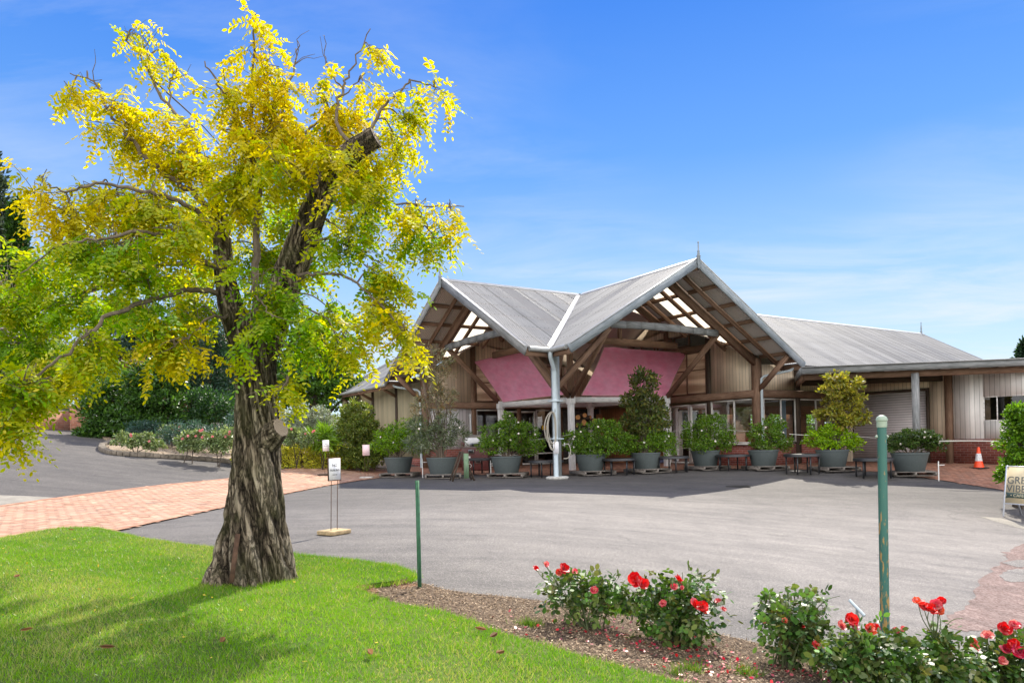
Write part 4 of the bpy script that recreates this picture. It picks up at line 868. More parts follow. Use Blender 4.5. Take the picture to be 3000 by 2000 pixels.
for pts_, a, b in (
    ([(752, 950, -.1), (752, 800, -.14), (752, 650, -.16), (757, 520, -.18), (748, 430, -.2), (735, 330, -.2), (742, 200, -.25), (748, 40, -.3)], .036, .006),
    ([(757, 540, -.18), (715, 420, -.25), (680, 320, -.3), (640, 250, -.35), (600, 180, -.4)], .022, .005), ([(750, 480, -.2), (810, 400, -.1), (830, 300, 0), (862, 200, .1), (872, 120, .1)], .02, .004),
    ([(600, 500, .3), (560, 380, .3), (500, 320, .35), (440, 220, .4), (405, 155, .4), (350, 100, .45)], .022, .004), ([(500, 320, .35), (500, 240, .35), (520, 200, .3)], .008, .003), ([(440, 220, .4), (425, 120, .4)], .007, .003),
    ([(640, 640, .15), (560, 560, 0), (470, 500, -.1), (390, 420, -.2), (320, 330, -.2), (275, 240, -.2), (205, 215, -.2)], .028, .004),
    ([(650, 720, .1), (600, 640, -.1), (520, 590, -.3), (420, 560, -.5), (280, 540, -.6), (200, 560, -.65), (130, 545, -.7)], .026, .004),
    ([(655, 800, .1), (600, 770, -.1), (500, 775, .3), (390, 800, .5), (270, 850, .7), (150, 890, .9), (20, 960, 1.), (-60, 1040, 1.)], .03, .005),
    ([(660, 860, .05), (560, 850, -.2), (450, 880, -.5), (330, 920, -.8), (220, 1010, -1.), (100, 1110, -1.1), (20, 1180, -1.1)], .026, .005),
    ([(600, 640, -.1), (520, 690, -.4), (420, 680, -.6), (300, 700, -.8), (180, 720, -.9), (60, 800, -1.)], .02, .004),
    ([(1040, 440, -.3), (985, 360, -.2), (1005, 260, -.1), (1030, 200, 0), (1085, 85, 0)], .018, .004), ([(1005, 260, -.1), (960, 200, 0), (950, 150, 0)], .008, .003),
    ([(1060, 430, -.3), (1110, 330, -.2), (1150, 285, -.15), (1210, 240, -.1), (1290, 260, -.1)], .016, .004),
    ([(960, 520, -.25), (880, 430, -.1), (930, 350, 0), (1000, 290, .1), (1070, 215, .2)], .015, .004),
    ([(920, 610, -.2), (1000, 590, -.2), (1110, 590, -.1), (1220, 600, 0), (1360, 605, 0)], .018, .004), ([(1220, 600, 0), (1250, 660, 0), (1280, 720, 0)], .008, .003),
    ([(880, 720, -.15), (960, 700, -.3), (1060, 740, -.4), (1130, 780, -.4)], .014, .004),
    ([(850, 800, -.1), (930, 805, -.35), (1010, 810, -.5), (1090, 870, -.6), (1170, 950, -.65), (1215, 985, -.65)], .016, .004),
    ([(840, 850, -.1), (900, 900, -.3), (960, 940, -.4), (1000, 1020, -.45)], .012, .004), ([(810, 960, -.1), (850, 1040, -.35), (840, 1120, -.45), (800, 1160, -.5)], .013, .004),
    ([(690, 930, .0), (620, 930, -.3), (560, 980, -.5), (500, 1020, -.6)], .015, .004), ([(900, 680, -.16), (950, 640, .3), (1010, 680, .5)], .012, .004), ([(700, 900, .1), (730, 860, -.4), (760, 880, -.6), (800, 930, -.7)], .012, .004)):
    branch(pts_, a, b)
# bare twig tips against the sky
for k_ in range(34):
    p = BRP[RNG.integers(len(BRP))]; i = RNG.integers(len(p)-8, len(p)); a = p[i]; d = unit(RNG.normal(0, .35, 3)+[0, 0, .3]+(p[i]-p[i-2])/(np.linalg.norm(p[i]-p[i-2])+1e-6))
    q = [a]; 
    for s_ in range(4): d = unit(d+RNG.normal(0, .35, 3)); q.append(q[-1]+d*RNG.uniform(.04, .09))
    br.tube(np.array(q)-TB, np.linspace(.004, .0015, 5), 5)
# crown clumps, read off the photograph: (x, y, rx, ry on a 2352-wide grid, depth offset, density, gold)
BL = [(600, 700, 45, 42, -.45, .7, .1), (575, 775, 34, 40, -.45, .6, .2), (600, 630, 60, 36, -.45, .6, .15), (420, 640, 85, 55, 2.3, .9, .5), (500, 540, 85, 60, 2.6, .9, .6), (330, 600, 90, 55, 2.2, .9, .4), (600, 480, 80, 60, 2.8, .9, .6), (260, 690, 90, 55, 1.9, .9, .4), (560, 400, 85, 60, 2.4, .7, .8), (690, 440, 80, 60, 2.2, .5, .7), (420, 470, 85, 55, 2., .7, .7), (160, 640, 80, 55, 2., .5, .4), (800, 480, 70, 60, 1.9, .5, .6), (590, 48, 26, 28, -.3, .6, 1), (592, 140, 50, 48, -.3, .9, 1), (640, 205, 90, 60, -.2, 1, 1), (520, 215, 55, 55, -.4, .9, 1), (735, 225, 55, 50, .0, .6, 1), (850, 112, 12, 30, 0, .3, 1), (835, 190, 30, 30, .1, .4, 1), (945, 205, 60, 24, -.1, .8, 1), (1000, 200, 18, 14, -.1, .6, 1), (930, 285, 38, 50, -.1, .8, .7),
 (790, 280, 95, 70, .1, 1, 1), (600, 310, 130, 80, -.2, 1.1, 1), (440, 290, 80, 55, 0, .8, 1), (270, 240, 62, 45, -.2, .8, 1), (310, 72, 20, 16, .4, .3, 1), (345, 150, 40, 45, .4, .3, 1), (390, 130, 30, 30, .4, .25, 1), (200, 180, 40, 28, -.2, .25, 1), (165, 205, 14, 20, -.2, .2, 1), (300, 300, 105, 55, -.1, .9, 1), (430, 370, 120, 70, 0, 1, .9), (255, 440, 120, 55, -.4, 1, 1),
 (85, 415, 62, 30, -.7, .8, 1.2), (165, 490, 85, 55, -.6, 1.1, 1), (330, 475, 120, 70, -.4, 1, .7), (550, 430, 120, 80, -.1, 1, .7), (720, 390, 120, 80, .1, 1.1, .8), (850, 370, 80, 70, .3, 1, .9), (905, 310, 45, 55, 0, .8, .8), (955, 475, 70, 38, 0, 1, .9), (1035, 487, 42, 28, 0, .9, 1), (965, 545, 70, 45, .0, .8, .4), (840, 480, 80, 60, -.4, 1, .5), (800, 560, 75, 45, -.4, .9, .3),
 (860, 635, 60, 40, -.5, .9, .4), (880, 705, 60, 50, -.5, 1, .8), (930, 765, 34, 36, -.6, .9, 1), (795, 780, 38, 62, -.4, 1, .6), (765, 715, 50, 55, .2, .8, .3), (655, 685, 75, 45, -.4, .8, .1), (700, 765, 50, 60, -.4, .9, .2), (662, 880, 34, 42, -.4, .8, .6), (610, 575, 85, 60, .3, .8, .3), (480, 600, 75, 50, .5, .7, .4), (420, 530, 90, 50, -.5, .9, .6), (260, 560, 125, 55, -.7, 1, .3),
 (110, 610, 95, 50, .5, .9, .3), (60, 690, 100, 65, .8, 1.1, .3), (190, 690, 95, 45, .6, .8, .2), (60, 790, 95, 60, .9, 1.1, .1), (195, 780, 60, 50, -.9, .8, .6), (50, 885, 85, 60, -1.1, 1.1, .5), (20, 955, 48, 40, -1.1, 1, .6), (125, 860, 65, 52, .8, .9, .6), (395, 785, 70, 42, -.5, 1, .9), (330, 715, 65, 30, -.6, .7, .2), (450, 715, 65, 50, -.2, .9, .5), (535, 715, 40, 40, .4, .8, .2), (490, 660, 60, 30, .4, .6, .5), (330, 640, 60, 30, -.6, .6, .3), (705, 600, 60, 50, .6, .8, .3), (690, 500, 80, 50, .6, .9, .3), (790, 400, 50, 42, -.62, 1.1, .8), (775, 345, 60, 40, -.5, 1, .9), (700, 330, 80, 50, .3, .9, 1), (480, 480, 70, 50, .3, .8, .6), (640, 390, 80, 60, -.5, .8, .7)]
LP, LD, LU, LC = [], [], [], []; allbr = np.concatenate(BRP+[L1, R1])
for x, y, rx, ry, dd, den, gold in BL:
    k_ = 3000/2352; Yb = YT+dd; c = AT(x*k_, y*k_, Yb); sc_ = k_*Yb/F; R = np.array([rx*sc_, .55*(rx+ry)/2*sc_+.12, ry*sc_])
    j = np.argmin(((allbr-c)**2).sum(1)+2*np.maximum(allbr[:, 2]-c[2]-.1, 0)); a = allbr[j]
    mid = (a+c)/2+np.array([0, 0, .06]); br.tube(smoothpath([a, mid, c], 4)-TB, np.linspace(.008, .004, 9), 6)
    nt = max(3, int(rx*ry*den/(300 if y < 500 else 215)*(1 if not (y > 560 and (x < 450 or x > 780)) else 1.4)+.5))
    for i in range(nt):
        p0 = c+ballpts(1, .5)[0]*R*.78; out = unit((p0-c)/R*.6+unit(c-a)*.4+RNG.normal(0, .45, 3)+np.array([0, 0, -.05]))
        ln = RNG.uniform(.12, .26); d = out; q = [p0-out*ln*.4]
        for s_ in range(5): d = unit(d+np.array([0, 0, -.16])+RNG.normal(0, .12, 3)); q.append(q[-1]+d*ln/5*1.3)
        q = np.array(q)
        if RNG.random() < .8: br.tube(np.r_[[c+(p0-c)*.25+RNG.normal(0, .01, 3)], q]-TB, np.linspace(.0032, .0014, 7), 4, False)
        nl_ = RNG.integers(5, 9); f = np.linspace(.1, 1, nl_)
        for fi in f:
            b = np.array([np.interp(fi*5, np.arange(6), q[:, k]) for k in range(3)]); az = RNG.uniform(0, 2*math.pi)
            dr = unit(d*.5+np.array([math.cos(az), math.sin(az), RNG.uniform(-.75, .15)])); LP.append(b); LD.append(dr); LU.append(unit(np.array([0, 0, 1.])+RNG.normal(0, .45, 3)))
            g_ = np.clip(gold*.74+RNG.normal(0, .2)+.25*(fi-.5), 0, 1); LC.append(np.array([.20, .39, .005])*(1-g_)+np.array([.76, .60, .006])*g_)
LP, LD, LU, LC = map(np.array, (LP, LD, LU, LC))
P, D, N, L, W, C = compound(LP, LD, LU, 13, RNG.uniform(.14, .22, len(LP)), RNG.uniform(.040, .060, len(LP)), .46, LC)
print('robinia leaflets', len(P))
leaf_mesh('crown', P-TB, D, N, L, W, C.clip(0, 1), LEAF_R, TREE)
br.build('branches', TWIG, TREE, smooth=True)
# ------------------------------------------------------------------ grass
def blades(name, poly_or_pts, n, h, wd, dz, cols, bbox=None, dens=None):
    if bbox is not None:
        pts = []; need = n
        x = RNG.uniform(bbox[0], bbox[1], n*3); y = RNG.uniform(bbox[2], bbox[3], n*3)
        k = inpoly(poly_or_pts, x, y)
        if dens is not None: k &= RNG.random(len(x)) < dens(x, y)
        x, y = x[k][:n], y[k][:n]
    else: x, y = poly_or_pts[:, 0], poly_or_pts[:, 1]
    m = len(x); pn = np.sin(x*2.1+1.3*np.sin(y*1.7))*np.sin(y*2.6+x)*.5+.5; pn2 = np.sin(x*7.3+2*np.sin(y*5.1))*np.sin(y*8.7+x*3)*.5+.5
    P = np.c_[x, y, gz(x, y)+dz]; D = unit(np.c_[RNG.normal(0, .55, m), RNG.normal(0, .55, m), np.ones(m)]); N = unit(RNG.normal(size=(m, 3))*[1, 1, .2])
    f = np.clip(.5*RNG.random(m)+.45*pn+.25*pn2-.1, 0, 1)[:, None]; pn3 = np.sin(x*.9+2.2*np.sin(y*.8+1))*np.sin(y*1.3+1.7*x+.4); dry = (RNG.random((m, 1)) < .13+.12*(pn2 > .7)[:, None]+.5*np.clip(pn3-.25, 0, 1)[:, None])
    C = np.array(cols[0])*(1-f)+np.array(cols[1])*f; C = np.where(dry, np.array(cols[2])*(.7+.6*RNG.random((m, 1))), C)
    l = h*RNG.uniform(.5, 1.3, m)*(.8+.5*pn2); return leaf_mesh(name, P, D, N, l, wd, C, GRASSM, None, (0, 0, 0), 3)
GC = ((.095, .26, .004), (.23, .42, .009), (.40, .40, .13))
dn = lambda x, y: np.clip(1.25-(y-3)*.12, .3, 1)
tag(blades('lawn_grass', LAWN, 330000, .034, .0042, .058, GC, (-9, 1.2, 2.3, 11), dn), 'mown green grass of the lawn in the foreground', 'grass', kind='stuff')
# shaggy turf lip along the lawn edge, and grass tufts in the bed
E_ = np.array([p[:2] for p in LE+LM]); sg = np.r_[0, np.cumsum(np.linalg.norm(np.diff(E_, axis=0), axis=1))]
t_ = RNG.uniform(0, sg[-1], 16000); ex = np.interp(t_, sg, E_[:, 0])+RNG.normal(0, .025, 16000); ey = np.interp(t_, sg, E_[:, 1])+RNG.normal(0, .025, 16000)
tag(blades('lawn_edge_grass', np.c_[ex, ey], 0, .055, .0045, .03, GC), 'ragged longer grass along the lawn edge', 'grass', kind='stuff')
tp = []
for px, py, s_, n_ in ((1555, 1840, .05, 220), (1850, 1795, .16, 2600), (2440, 1945, .13, 1500), (2030, 1975, .04, 140), (2190, 1985, .05, 160), (2620, 1990, .25, 1800), (2850, 2010, .3, 1800), (2380, 1930, .08, 500), (1980, 1985, .03, 80)):
    g_ = G(px, py); tp.append(g_[:2]+RNG.normal(0, 1, (n_, 2))*[s_, s_*.5])
tag(blades('bed_grass_tufts', np.concatenate(tp), 0, .075, .005, .015, ((.06, .15, .008), (.13, .25, .014), (.25, .25, .07))), 'grass tufts sprouting in the rose bed', 'grass', kind='stuff')
# wood chips on the bed, thatch on the lawn, petals
def scatter(n, poly, bbox): x = RNG.uniform(bbox[0], bbox[1], n*3); y = RNG.uniform(bbox[2], bbox[3], n*3); k = inpoly(poly, x, y); return x[k][:n], y[k][:n]
x, y = scatter(52000, MUL, (-1.6, 5, 2.6, 7)); m = len(x); P = np.c_[x, y, gz(x, y)+.022+RNG.random(m)*.012]; D = unit(np.c_[RNG.normal(0, 1, (m, 2)), RNG.normal(0, .25, m)]); N = unit(np.c_[RNG.normal(0, .35, (m, 2)), np.ones(m)])
l = RNG.uniform(.008, .028, m); tag(leaf_mesh('wood_chips', P, D, N, l, l*.38, mixcol(m, ((.28, .195, .12), (.18, .115, .065), (.42, .33, .22), (.07, .045, .026)), .3), CHIPM, None, (0, 0, 0), 4), 'pale wood chip mulch covering the rose bed', 'mulch', kind='stuff')
x, y = scatter(5000, [p[:2] for p in BED], (-19, -4, 19, 33)); m = len(x); P = np.c_[x, y, gz(x, y)+.075]; D = unit(np.c_[RNG.normal(0, 1, (m, 2)), RNG.normal(0, .2, m)]); N = unit(np.c_[RNG.normal(0, .35, (m, 2)), np.ones(m)])
l = RNG.uniform(.05, .12, m); tag(leaf_mesh('bark_chips', P, D, N, l, l*.4, mixcol(m, ((.34, .27, .2), (.22, .16, .11)), .3), CHIPM, None, (0, 0, 0), 4), 'bark mulch on the raised bed behind the kerb', 'mulch', kind='stuff')
pp = np.concatenate([G(px, py)[:2]+RNG.normal(0, 1, (n_, 2))*[.28, .22] for px, py, n_ in ((1740, 1855, 45), (1950, 1900, 90), (2060, 1960, 70), (2240, 1985, 60), (2420, 1990, 40), (1600, 1870, 20), (2700, 2010, 40))])
m = len(pp); P = np.c_[pp, gz(pp[:, 0], pp[:, 1])+.035]; D = unit(np.c_[RNG.normal(0, 1, (m, 2)), RNG.normal(0, .3, m)]); N = unit(np.c_[RNG.normal(0, .6, (m, 2)), np.ones(m)])
tag(leaf_mesh('fallen_petals', P, D, N, RNG.uniform(.018, .035, m), RNG.uniform(.016, .028, m), mixcol(m, ((.50, .01, .01), (.55, .06, .06), (.40, .01, .05)), .25), PETAL), 'red rose petals fallen on the mulch', 'petals', kind='stuff')
x, y = scatter(240, LAWN, (-6, .6, 3, 9)); m = len(x); P = np.c_[x, y, gz(x, y)+.088]; D = unit(np.c_[RNG.normal(0, 1, (m, 2)), RNG.normal(0, .2, m)]); N = unit(np.c_[RNG.normal(0, .5, (m, 2)), np.ones(m)])
tag(leaf_mesh('fallen_leaflets', P, D, N, RNG.uniform(.016, .034, m), .013, mixcol(m, ((.60, .45, .02), (.40, .26, .04), (.50, .46, .10)), .25), DRYL), 'small yellow leaflets fallen on the grass under the tree', 'leaf litter', kind='stuff')
for i, (px, py) in enumerate(((42, 1722), (220, 1571), (1436, 1912), (1428, 1888), (1090, 1968), (340, 1943), (650, 1930), (1480, 1955), (60, 1890))):
    g_ = G(px, py); m = 1; a = RNG.uniform(0, 6.28); d = np.array([[math.cos(a), math.sin(a), .12]]); d = np.r_[d, d]; s_ = np.array([[-d[0, 1], d[0, 0], 0]])
    o = leaf_mesh('fallen_leaf', np.array([[0, 0, .008]]*2), d, np.r_[np.array([[0, 0, 1.]])+s_*.5, np.array([[0, 0, 1.]])-s_*.5], .085, .035, np.array([[.20, .10, .035], [.15, .07, .025]])*RNG.uniform(.7, 1.5), DRYL)
    o.location = (g_[0], g_[1], g_[2]+.09); tag(o, 'curled brown leaf dropped on the lawn', 'leaf', 'fallen leaves on the lawn')
# ------------------------------------------------------------------ rose bushes of the foreground
def petal_flower(c, r, cols, face, parent, loc, mat=PETAL, rings=3):
    """open rose: rings of curved petals round the direction 'face'"""
    f = np.asarray(face, float); f /= np.linalg.norm(f); x = np.cross(f, [.3, .2, 1]); x /= np.linalg.norm(x); y = np.cross(f, x); V = []; Fc = []; Cc = []
    for k in range(rings):
        n = 5+(k == 0); rr = r*(1-.28*k); tilt = (.25, .75, 1.15)[k]
        for i in range(n):
            a = (i+.5*k)*2*math.pi/n+RNG.normal(0, .18); e = math.cos(a)*x+math.sin(a)*y; s = -math.sin(a)*x+math.cos(a)*y; t0 = tilt+RNG.normal(0, .2); b = len(V)
            col = np.array(cols[RNG.integers(len(cols))])*RNG.uniform(.75, 1.25)
            for u in (0, .4, .78, 1.):
                up = f*math.sin(t0)*u*rr*(1.0)+e*math.cos(t0)*u*rr+f*.12*rr*u*u*RNG.normal(0, 1)
                wd = rr*(.18, .62, .66, .34)[(0, .4, .78, 1.).index(u)]
                for q in (-1, 0, 1): V.append(c+up+s*q*wd+f*(.14*rr*abs(q)*u)); Cc.append(col)
            for j in range(3):
                for q in range(2): Fc.append((b+j*3+q, b+j*3+q+1, b+(j+1)*3+q+1, b+(j+1)*3+q))
    Fc = np.array(Fc); return make_mesh('flower', np.array(V)-np.asarray(loc), Fc.ravel(), np.arange(len(Fc))*4, np.full(len(Fc), 4), mat, parent, True, None, np.clip(np.array(Cc), 0, 1))
RED = ((.62, .006, .006), (.72, .02, .012), (.50, .004, .008)); FADE = ((.62, .09, .10), (.55, .05, .08), (.70, .25, .20)); ORG = ((.68, .10, .03), (.60, .04, .02), (.7, .2, .12)); MAG = ((.42, .005, .03), (.5, .02, .08))
def rose(label, bpx, blobs, nleaf, flowers, buds=12, shoots=()):
    B = G(*bpx); Y0 = B[1]; o = empty('rose_bush', B, 0, label, 'rose bush', 'red rose bushes in the mulched bed'); sc_ = Y0/F
    bl = [(AT(x, y, Y0+dd), (rx*sc_, .8*rx*sc_, ry*sc_), 1.) for x, y, rx, ry, dd in blobs]
    P, O = clumped(bl, int(nleaf*.8), 20, .26, B[2]+.05); m = len(P)
    D = unit(O*.7+RNG.normal(0, .6, (m, 3))); U_ = unit(O*.5+np.array([0, 0, 1.])+RNG.normal(0, .4, (m, 3)))
    c = mixcol(m, ((.03, .085, .018), (.06, .16, .025), (.11, .23, .035), (.16, .14, .05)), .25)
    A = compound(P, D, U_, 5, RNG.uniform(.06, .095, m), RNG.uniform(.036, .058, m), .64, c, .3)
    leaf_mesh('leaves', A[0]-B, A[1], A[2], A[3], A[4], A[5].clip(0, 1), LEAF_ROSE, o)
    st = MB()
    for i in range(34):
        c_, r_, _ = bl[RNG.integers(len(bl))]; e = c_+ballpts(1, .4)[0]*np.array(r_)*.95; e[2] = max(e[2], B[2]+.15); b0 = B+np.r_[RNG.normal(0, .035, 2), 0]
        st.tube(smoothpath([b0, (b0*.55+e*.45)+[0, 0, .03]+RNG.normal(0, .015, 3), e], 4)-B, np.linspace(.0075 if i < 9 else .0035, .002, 9), 5)
    fl = []
    for x, y, r, cc, dd in flowers:
        p = AT(x, y, Y0+dd); fl.append(p); root = min((b[0] for b in bl), key=lambda q: np.linalg.norm(q-p)); st.tube(smoothpath([root, root*.35+p*.65+RNG.normal(0, .012, 3)-[0, 0, .02], p-[0, 0, .006]], 4)-B, np.linspace(.0035, .002, 9), 5)
        petal_flower(p, r*sc_*.8, cc, np.array([RNG.normal(0, .4), -.7+RNG.normal(0, .3), .75]), o, B)
    for x, y, dx in shoots:
        p = AT(x, y, Y0); root = min((b[0] for b in bl), key=lambda q: np.linalg.norm(q-p)); st.tube(smoothpath([root, root*.4+p*.6+RNG.normal(0, .02, 3), p], 4)-B, np.linspace(.0035, .002, 9), 5); fl.append(p)
    for i in range(buds):
        bd = MB()
        c_, r_, _ = bl[RNG.integers(len(bl))]; d = unit(RNG.normal(0, 1, 3)*[1, 1, .4]+[0, 0, 1.1]); p = c_+d*np.array(r_)*RNG.uniform(1.0, 1.22); q = c_+d*np.array(r_)*.6; st.tube(np.array([q, p-[0, 0, .015]])-B, .0018, 4)
        bd.lathe([(.002, -.022), (.006, -.004), (.0085, .004), (.006, .014), (.001, .022)], p-B, 7); bd.build('bud', BUDM, o, smooth=True)
    st.build('stems', TWIG_G, o, smooth=True)
    return o
TWIG_G = simple('green_stem', (.075, .10, .035), .7, 0, .35, 20); BUDM = simple('bud_green', (.12, .15, .05), .6, 0, .4, 30)
rose('sparse red rose bush, leftmost in the mulched bed beside the asphalt', (1725, 1846), [(1640, 1720, 70, 50, 0), (1720, 1735, 85, 62, 0), (1790, 1730, 55, 55, .05), (1690, 1775, 70, 40, 0)], 330, [(1652, 1666, 22, RED, -.05), (1640, 1676, 15, ORG, 0), (1569, 1664, 12, RED, 0), (1599, 1653, 12, FADE, 0), (1741, 1728, 15, FADE, -.1), (1684, 1673, 12, FADE, 0)], 12, ((1590, 1645, 0), (1570, 1670, 0)))
rose('dense round red rose bush, second from the left in the mulched bed', (1995, 1893), [(1900, 1730, 55, 50, .05), (1990, 1745, 95, 70, 0), (2040, 1800, 75, 75, 0), (1960, 1820, 85, 70, -.05), (2000, 1865, 75, 45, 0), (1860, 1760, 40, 40, .1)], 640, [(1859, 1698, 26, RED, -.1), (1881, 1711, 23, RED, -.12), (1987, 1699, 20, RED, -.05), (1975, 1719, 14, FADE, -.1), (2036, 1772, 26, RED, -.2), (2058, 1776, 20, RED, -.2), (2066, 1790, 15, ORG, -.2), (1942, 1768, 14, FADE, -.15), (2104, 1760, 14, FADE, 0), (2118, 1784, 12, FADE, 0), (1998, 1721, 9, FADE, -.1)], 22, ((2080, 1668, 0), (2000, 1675, 0), (2100, 1680, 0)))
rose('red rose bush with a stout mossy stem in the middle of the bed', (2305, 1962), [(2300, 1790, 80, 62, 0), (2370, 1805, 75, 68, 0), (2310, 1860, 75, 60, 0), (2390, 1880, 60, 50, 0)], 440, [(2394, 1893, 21, RED, -.2), (2299, 1818, 12, ORG, -.1), (2239, 1820, 8, FADE, 0), (2353, 1834, 7, RED, -.1)], 26, ((2225, 1755, 0), (2460, 1745, 0), (2330, 1740, 0)))
m = MB(); B = G(2305, 1962); m.tube(np.array([(0, 0, -.03), (.005, 0, .05), (-.005, .01, .12), (.01, .01, .19)]), [.05, .036, .028, .018], 12); o = m.build('stem_base', BARKD, bpy.data.objects['rose_bush.002'], smooth=True)
rose('red rose bush growing round the tall green post', (2560, 2075), [(2480, 1900, 70, 60, 0), (2570, 1900, 80, 65, .0), (2540, 1960, 120, 60, 0), (2620, 1940, 80, 70, 0)], 560, [(2495, 1815, 25, RED, 0), (2502, 1834, 17, MAG, 0), (2464, 1832, 20, FADE, 0), (2552, 1842, 22, ORG, 0), (2568, 1836, 15, RED, 0), (2624, 1846, 13, MAG, 0), (2645, 1842, 11, FADE, 0)], 12)
rose('leggy red rose bush with the tallest flower cluster, right of the green post', (2785, 2085), [(2720, 1930, 80, 65, 0), (2800, 1940, 70, 60, 0), (2760, 1980, 100, 50, 0), (2740, 1870, 35, 50, 0)], 430, [(2690, 1765, 22, ORG, 0), (2706, 1775, 17, RED, -.03), (2722, 1783, 22, RED, -.05), (2742, 1772, 22, FADE, 0), (2758, 1760, 16, RED, 0), (2752, 1788, 18, ORG, 0), (2735, 1790, 14, RED, -.05)], 8, ((2820, 1810, 0),))
rose('red and pink rose bush at the right edge of the photo', (2965, 2095), [(2900, 1950, 60, 55, 0), (2960, 1930, 70, 75, 0), (3010, 1930, 60, 90, 0), (2930, 1990, 90, 50, 0)], 520, [(2942, 1842, 26, RED, 0), (2973, 1830, 20, FADE, 0), (2893, 1862, 21, FADE, 0), (2851, 1882, 18, ORG, 0), (2852, 1896, 20, FADE, 0), (2970, 1889, 22, RED, -.1), (2984, 1908, 26, MAG, -.12), (2943, 1902, 19, MAG, -.08), (2937, 1936, 17, FADE, -.1), (2780, 1890, 13, FADE, .1)], 10)
# ------------------------------------------------------------------ foreground posts and bits
B = G(2594, 1930); sc_ = B[1]/F; r = 12.6*sc_; hh = (1930-1250)*sc_
o = empty('post', B, 0, 'tall round green steel post with a domed cap and worn yellow paint', 'post')
m = MB(); m.lathe([(r, -.1)]+[(r, z) for z in np.linspace(.05, hh, 14)], n=28); m.build('shaft', POSTM, o, smooth=True)
m = MB(); m.lathe([(r*1.0, hh-.005), (r*1.14, hh-.004), (r*1.16, hh+.042), (r*1.28, hh+.046), (r*1.30, hh+.056), (r*1.0, hh+.075), (r*.45, hh+.088), (.002, hh+.09)], n=28); m.build('cap', POSTC, o, smooth=True)
for s_ in (-1, 1):
    m = MB(); m.lathe([(.004, 0), (.011, .002), (.011, .012), (.005, .018)], (0, 0, 0), 10); q = m.build('lug', POSTC, o); q.rotation_euler = (0, math.radians(90*s_), 0); q.location = (s_*r, 0, hh-.075)
top_ = AT(2587, 1232, B[1]); d = np.array([top_[0]-B[0], 0, hh]); o.rotation_euler = (0, math.atan2(d[0], d[2])*.6, 0)
B = G(1229, 1728); sc_ = B[1]/F; hh = (1728-1407)*sc_; o = empty('steel_picket', B, math.radians(25), 'thin dark green steel picket at the corner of the lawn', 'picket')
m = MB()
for a in (0, 120, 240): m.beam((0, 0, hh/2), (0, 0, hh/2), .001, .001) if False else m.box((math.cos(math.radians(a))*.009, math.sin(math.radians(a))*.009, hh/2-.05), (.02, .0045, hh+.1), math.radians(a))
m.build('stake', PICKET, o)
m = MB()
for z in np.arange(.2, hh, .22): m.lathe([(.003, 0), (.003, .006)], (.016, -.003, z), 6)
m.build('wire_notch', BLACKM, o)
B = G(2500, 1925); o = empty('valve_key', B, 0, 'grey T shaped pipe handle standing behind the middle rose bush', 'pipe handle'); Yk = B[1]
a, b = AT(2489, 1757, Yk)-B, AT(2533, 1803, Yk-.12)-B; mid = (a+b)/2
m = MB(); m.tube([a, b], .0115, 12); m.build('cross_bar', PIPE, o, smooth=True); m = MB(); m.tube([mid-[0, 0, .012], (mid[0]-.01, mid[1], .0), (mid[0]-.01, mid[1], -.08)], .010, 10); m.build('stem', STEELP, o, smooth=True)
B = G(2450, 1985); m = MB(); m.lathe([(.052, 0), (.056, .17), (.060, .175), (.060, .185), (.053, .185), (.049, .02)], n=24, cap=(True, False)); o = m.build('plant_guard', PIPE, smooth=True); o.location = B+[0, 0, .0]; tag(o, 'short grey plastic pipe open at the top among the roses', 'pipe')
B = G(679, 1712); m = MB(); m.lathe([(.020, -.02), (.021, .05), (.026, .05), (.027, .07), (.018, .078), (.002, .079)], n=18); o = m.build('pipe_cap', WHITEP, smooth=True); o.location = B+[0, -.10, .045]; tag(o, 'small white capped pipe in the grass at the foot of the tree', 'pipe cap')
Yb = TB[1]-.36; a, b = AT(678, 1705, Yb-.1), AT(697, 1563, Yb+.06); m = MB(); m.beam(a, b, .040, .008, up=(0, 1, 0)); o = m.build('steel_bar', RUST, loc=a); tag(o, 'rusty flat steel bar leaning on the foot of the trunk', 'steel bar')
# ------------------------------------------------------------------ notice stands
def stand(label, B, hgt, pw, ph, rot, paper, frame, text, slab=(.38, .26, .06), slabm=SLAB, gap=.055, lean=0.):
    o = empty('notice_stand', B, rot, label, 'sign', 'notices on wire stands')
    m = MB(); m.box((0, .0, slab[2]/2+.004), slab); m.build('base_slab', slabm, o, bevel=.012)
    m = MB(); zt = hgt-ph
    for s_ in (-1, 1): m.tube([(s_*gap, 0, slab[2]-.01), (s_*gap+lean*.9, 0, zt+.03)], .0045, 8)
    m.build('wire_legs', RUST, o)
    m = MB(); m.box((lean, .004, hgt-ph/2), (pw, .012, ph)); f = m.build('frame', frame, o); t_ = .012
    m = MB(); m.box((lean, -.0045, hgt-ph/2), (pw-2*t_, .005, ph-2*t_)); m.build('paper', paper, f)
    for body, z, sz in text: text_obj('lettering', body, sz, frameM((lean, -.0082, hgt-ph/2+z), (1, 0, 0), (0, 0, 1)), INK, f)
    return o
B = G(979, 1564); sg = B[1]/F*(1564-1340)
stand('NO PARKING notice on two thin rods standing alone on the asphalt', B, sg, .225, .31, math.radians(57), PAPER, RUST, (('NO', .05, .055), ('PARKING', -.015, .042), ('AT ANY TIME', -.075, .014)), (.34, .30, .055), lean=.03)
B = atY(960, 24.6); B[1] -= .25
stand('NO PARKING notice on rods in front of the low golden hedge', B, 1.22, .22, .38, math.radians(28), PAPER, PAPER, (('NO', .06, .06), ('PARKING', -.01, .04), ('___', -.08, .03)), (.6, .3, .05), BARKD)
B = atY(1077, 24.0); B[1] -= .3
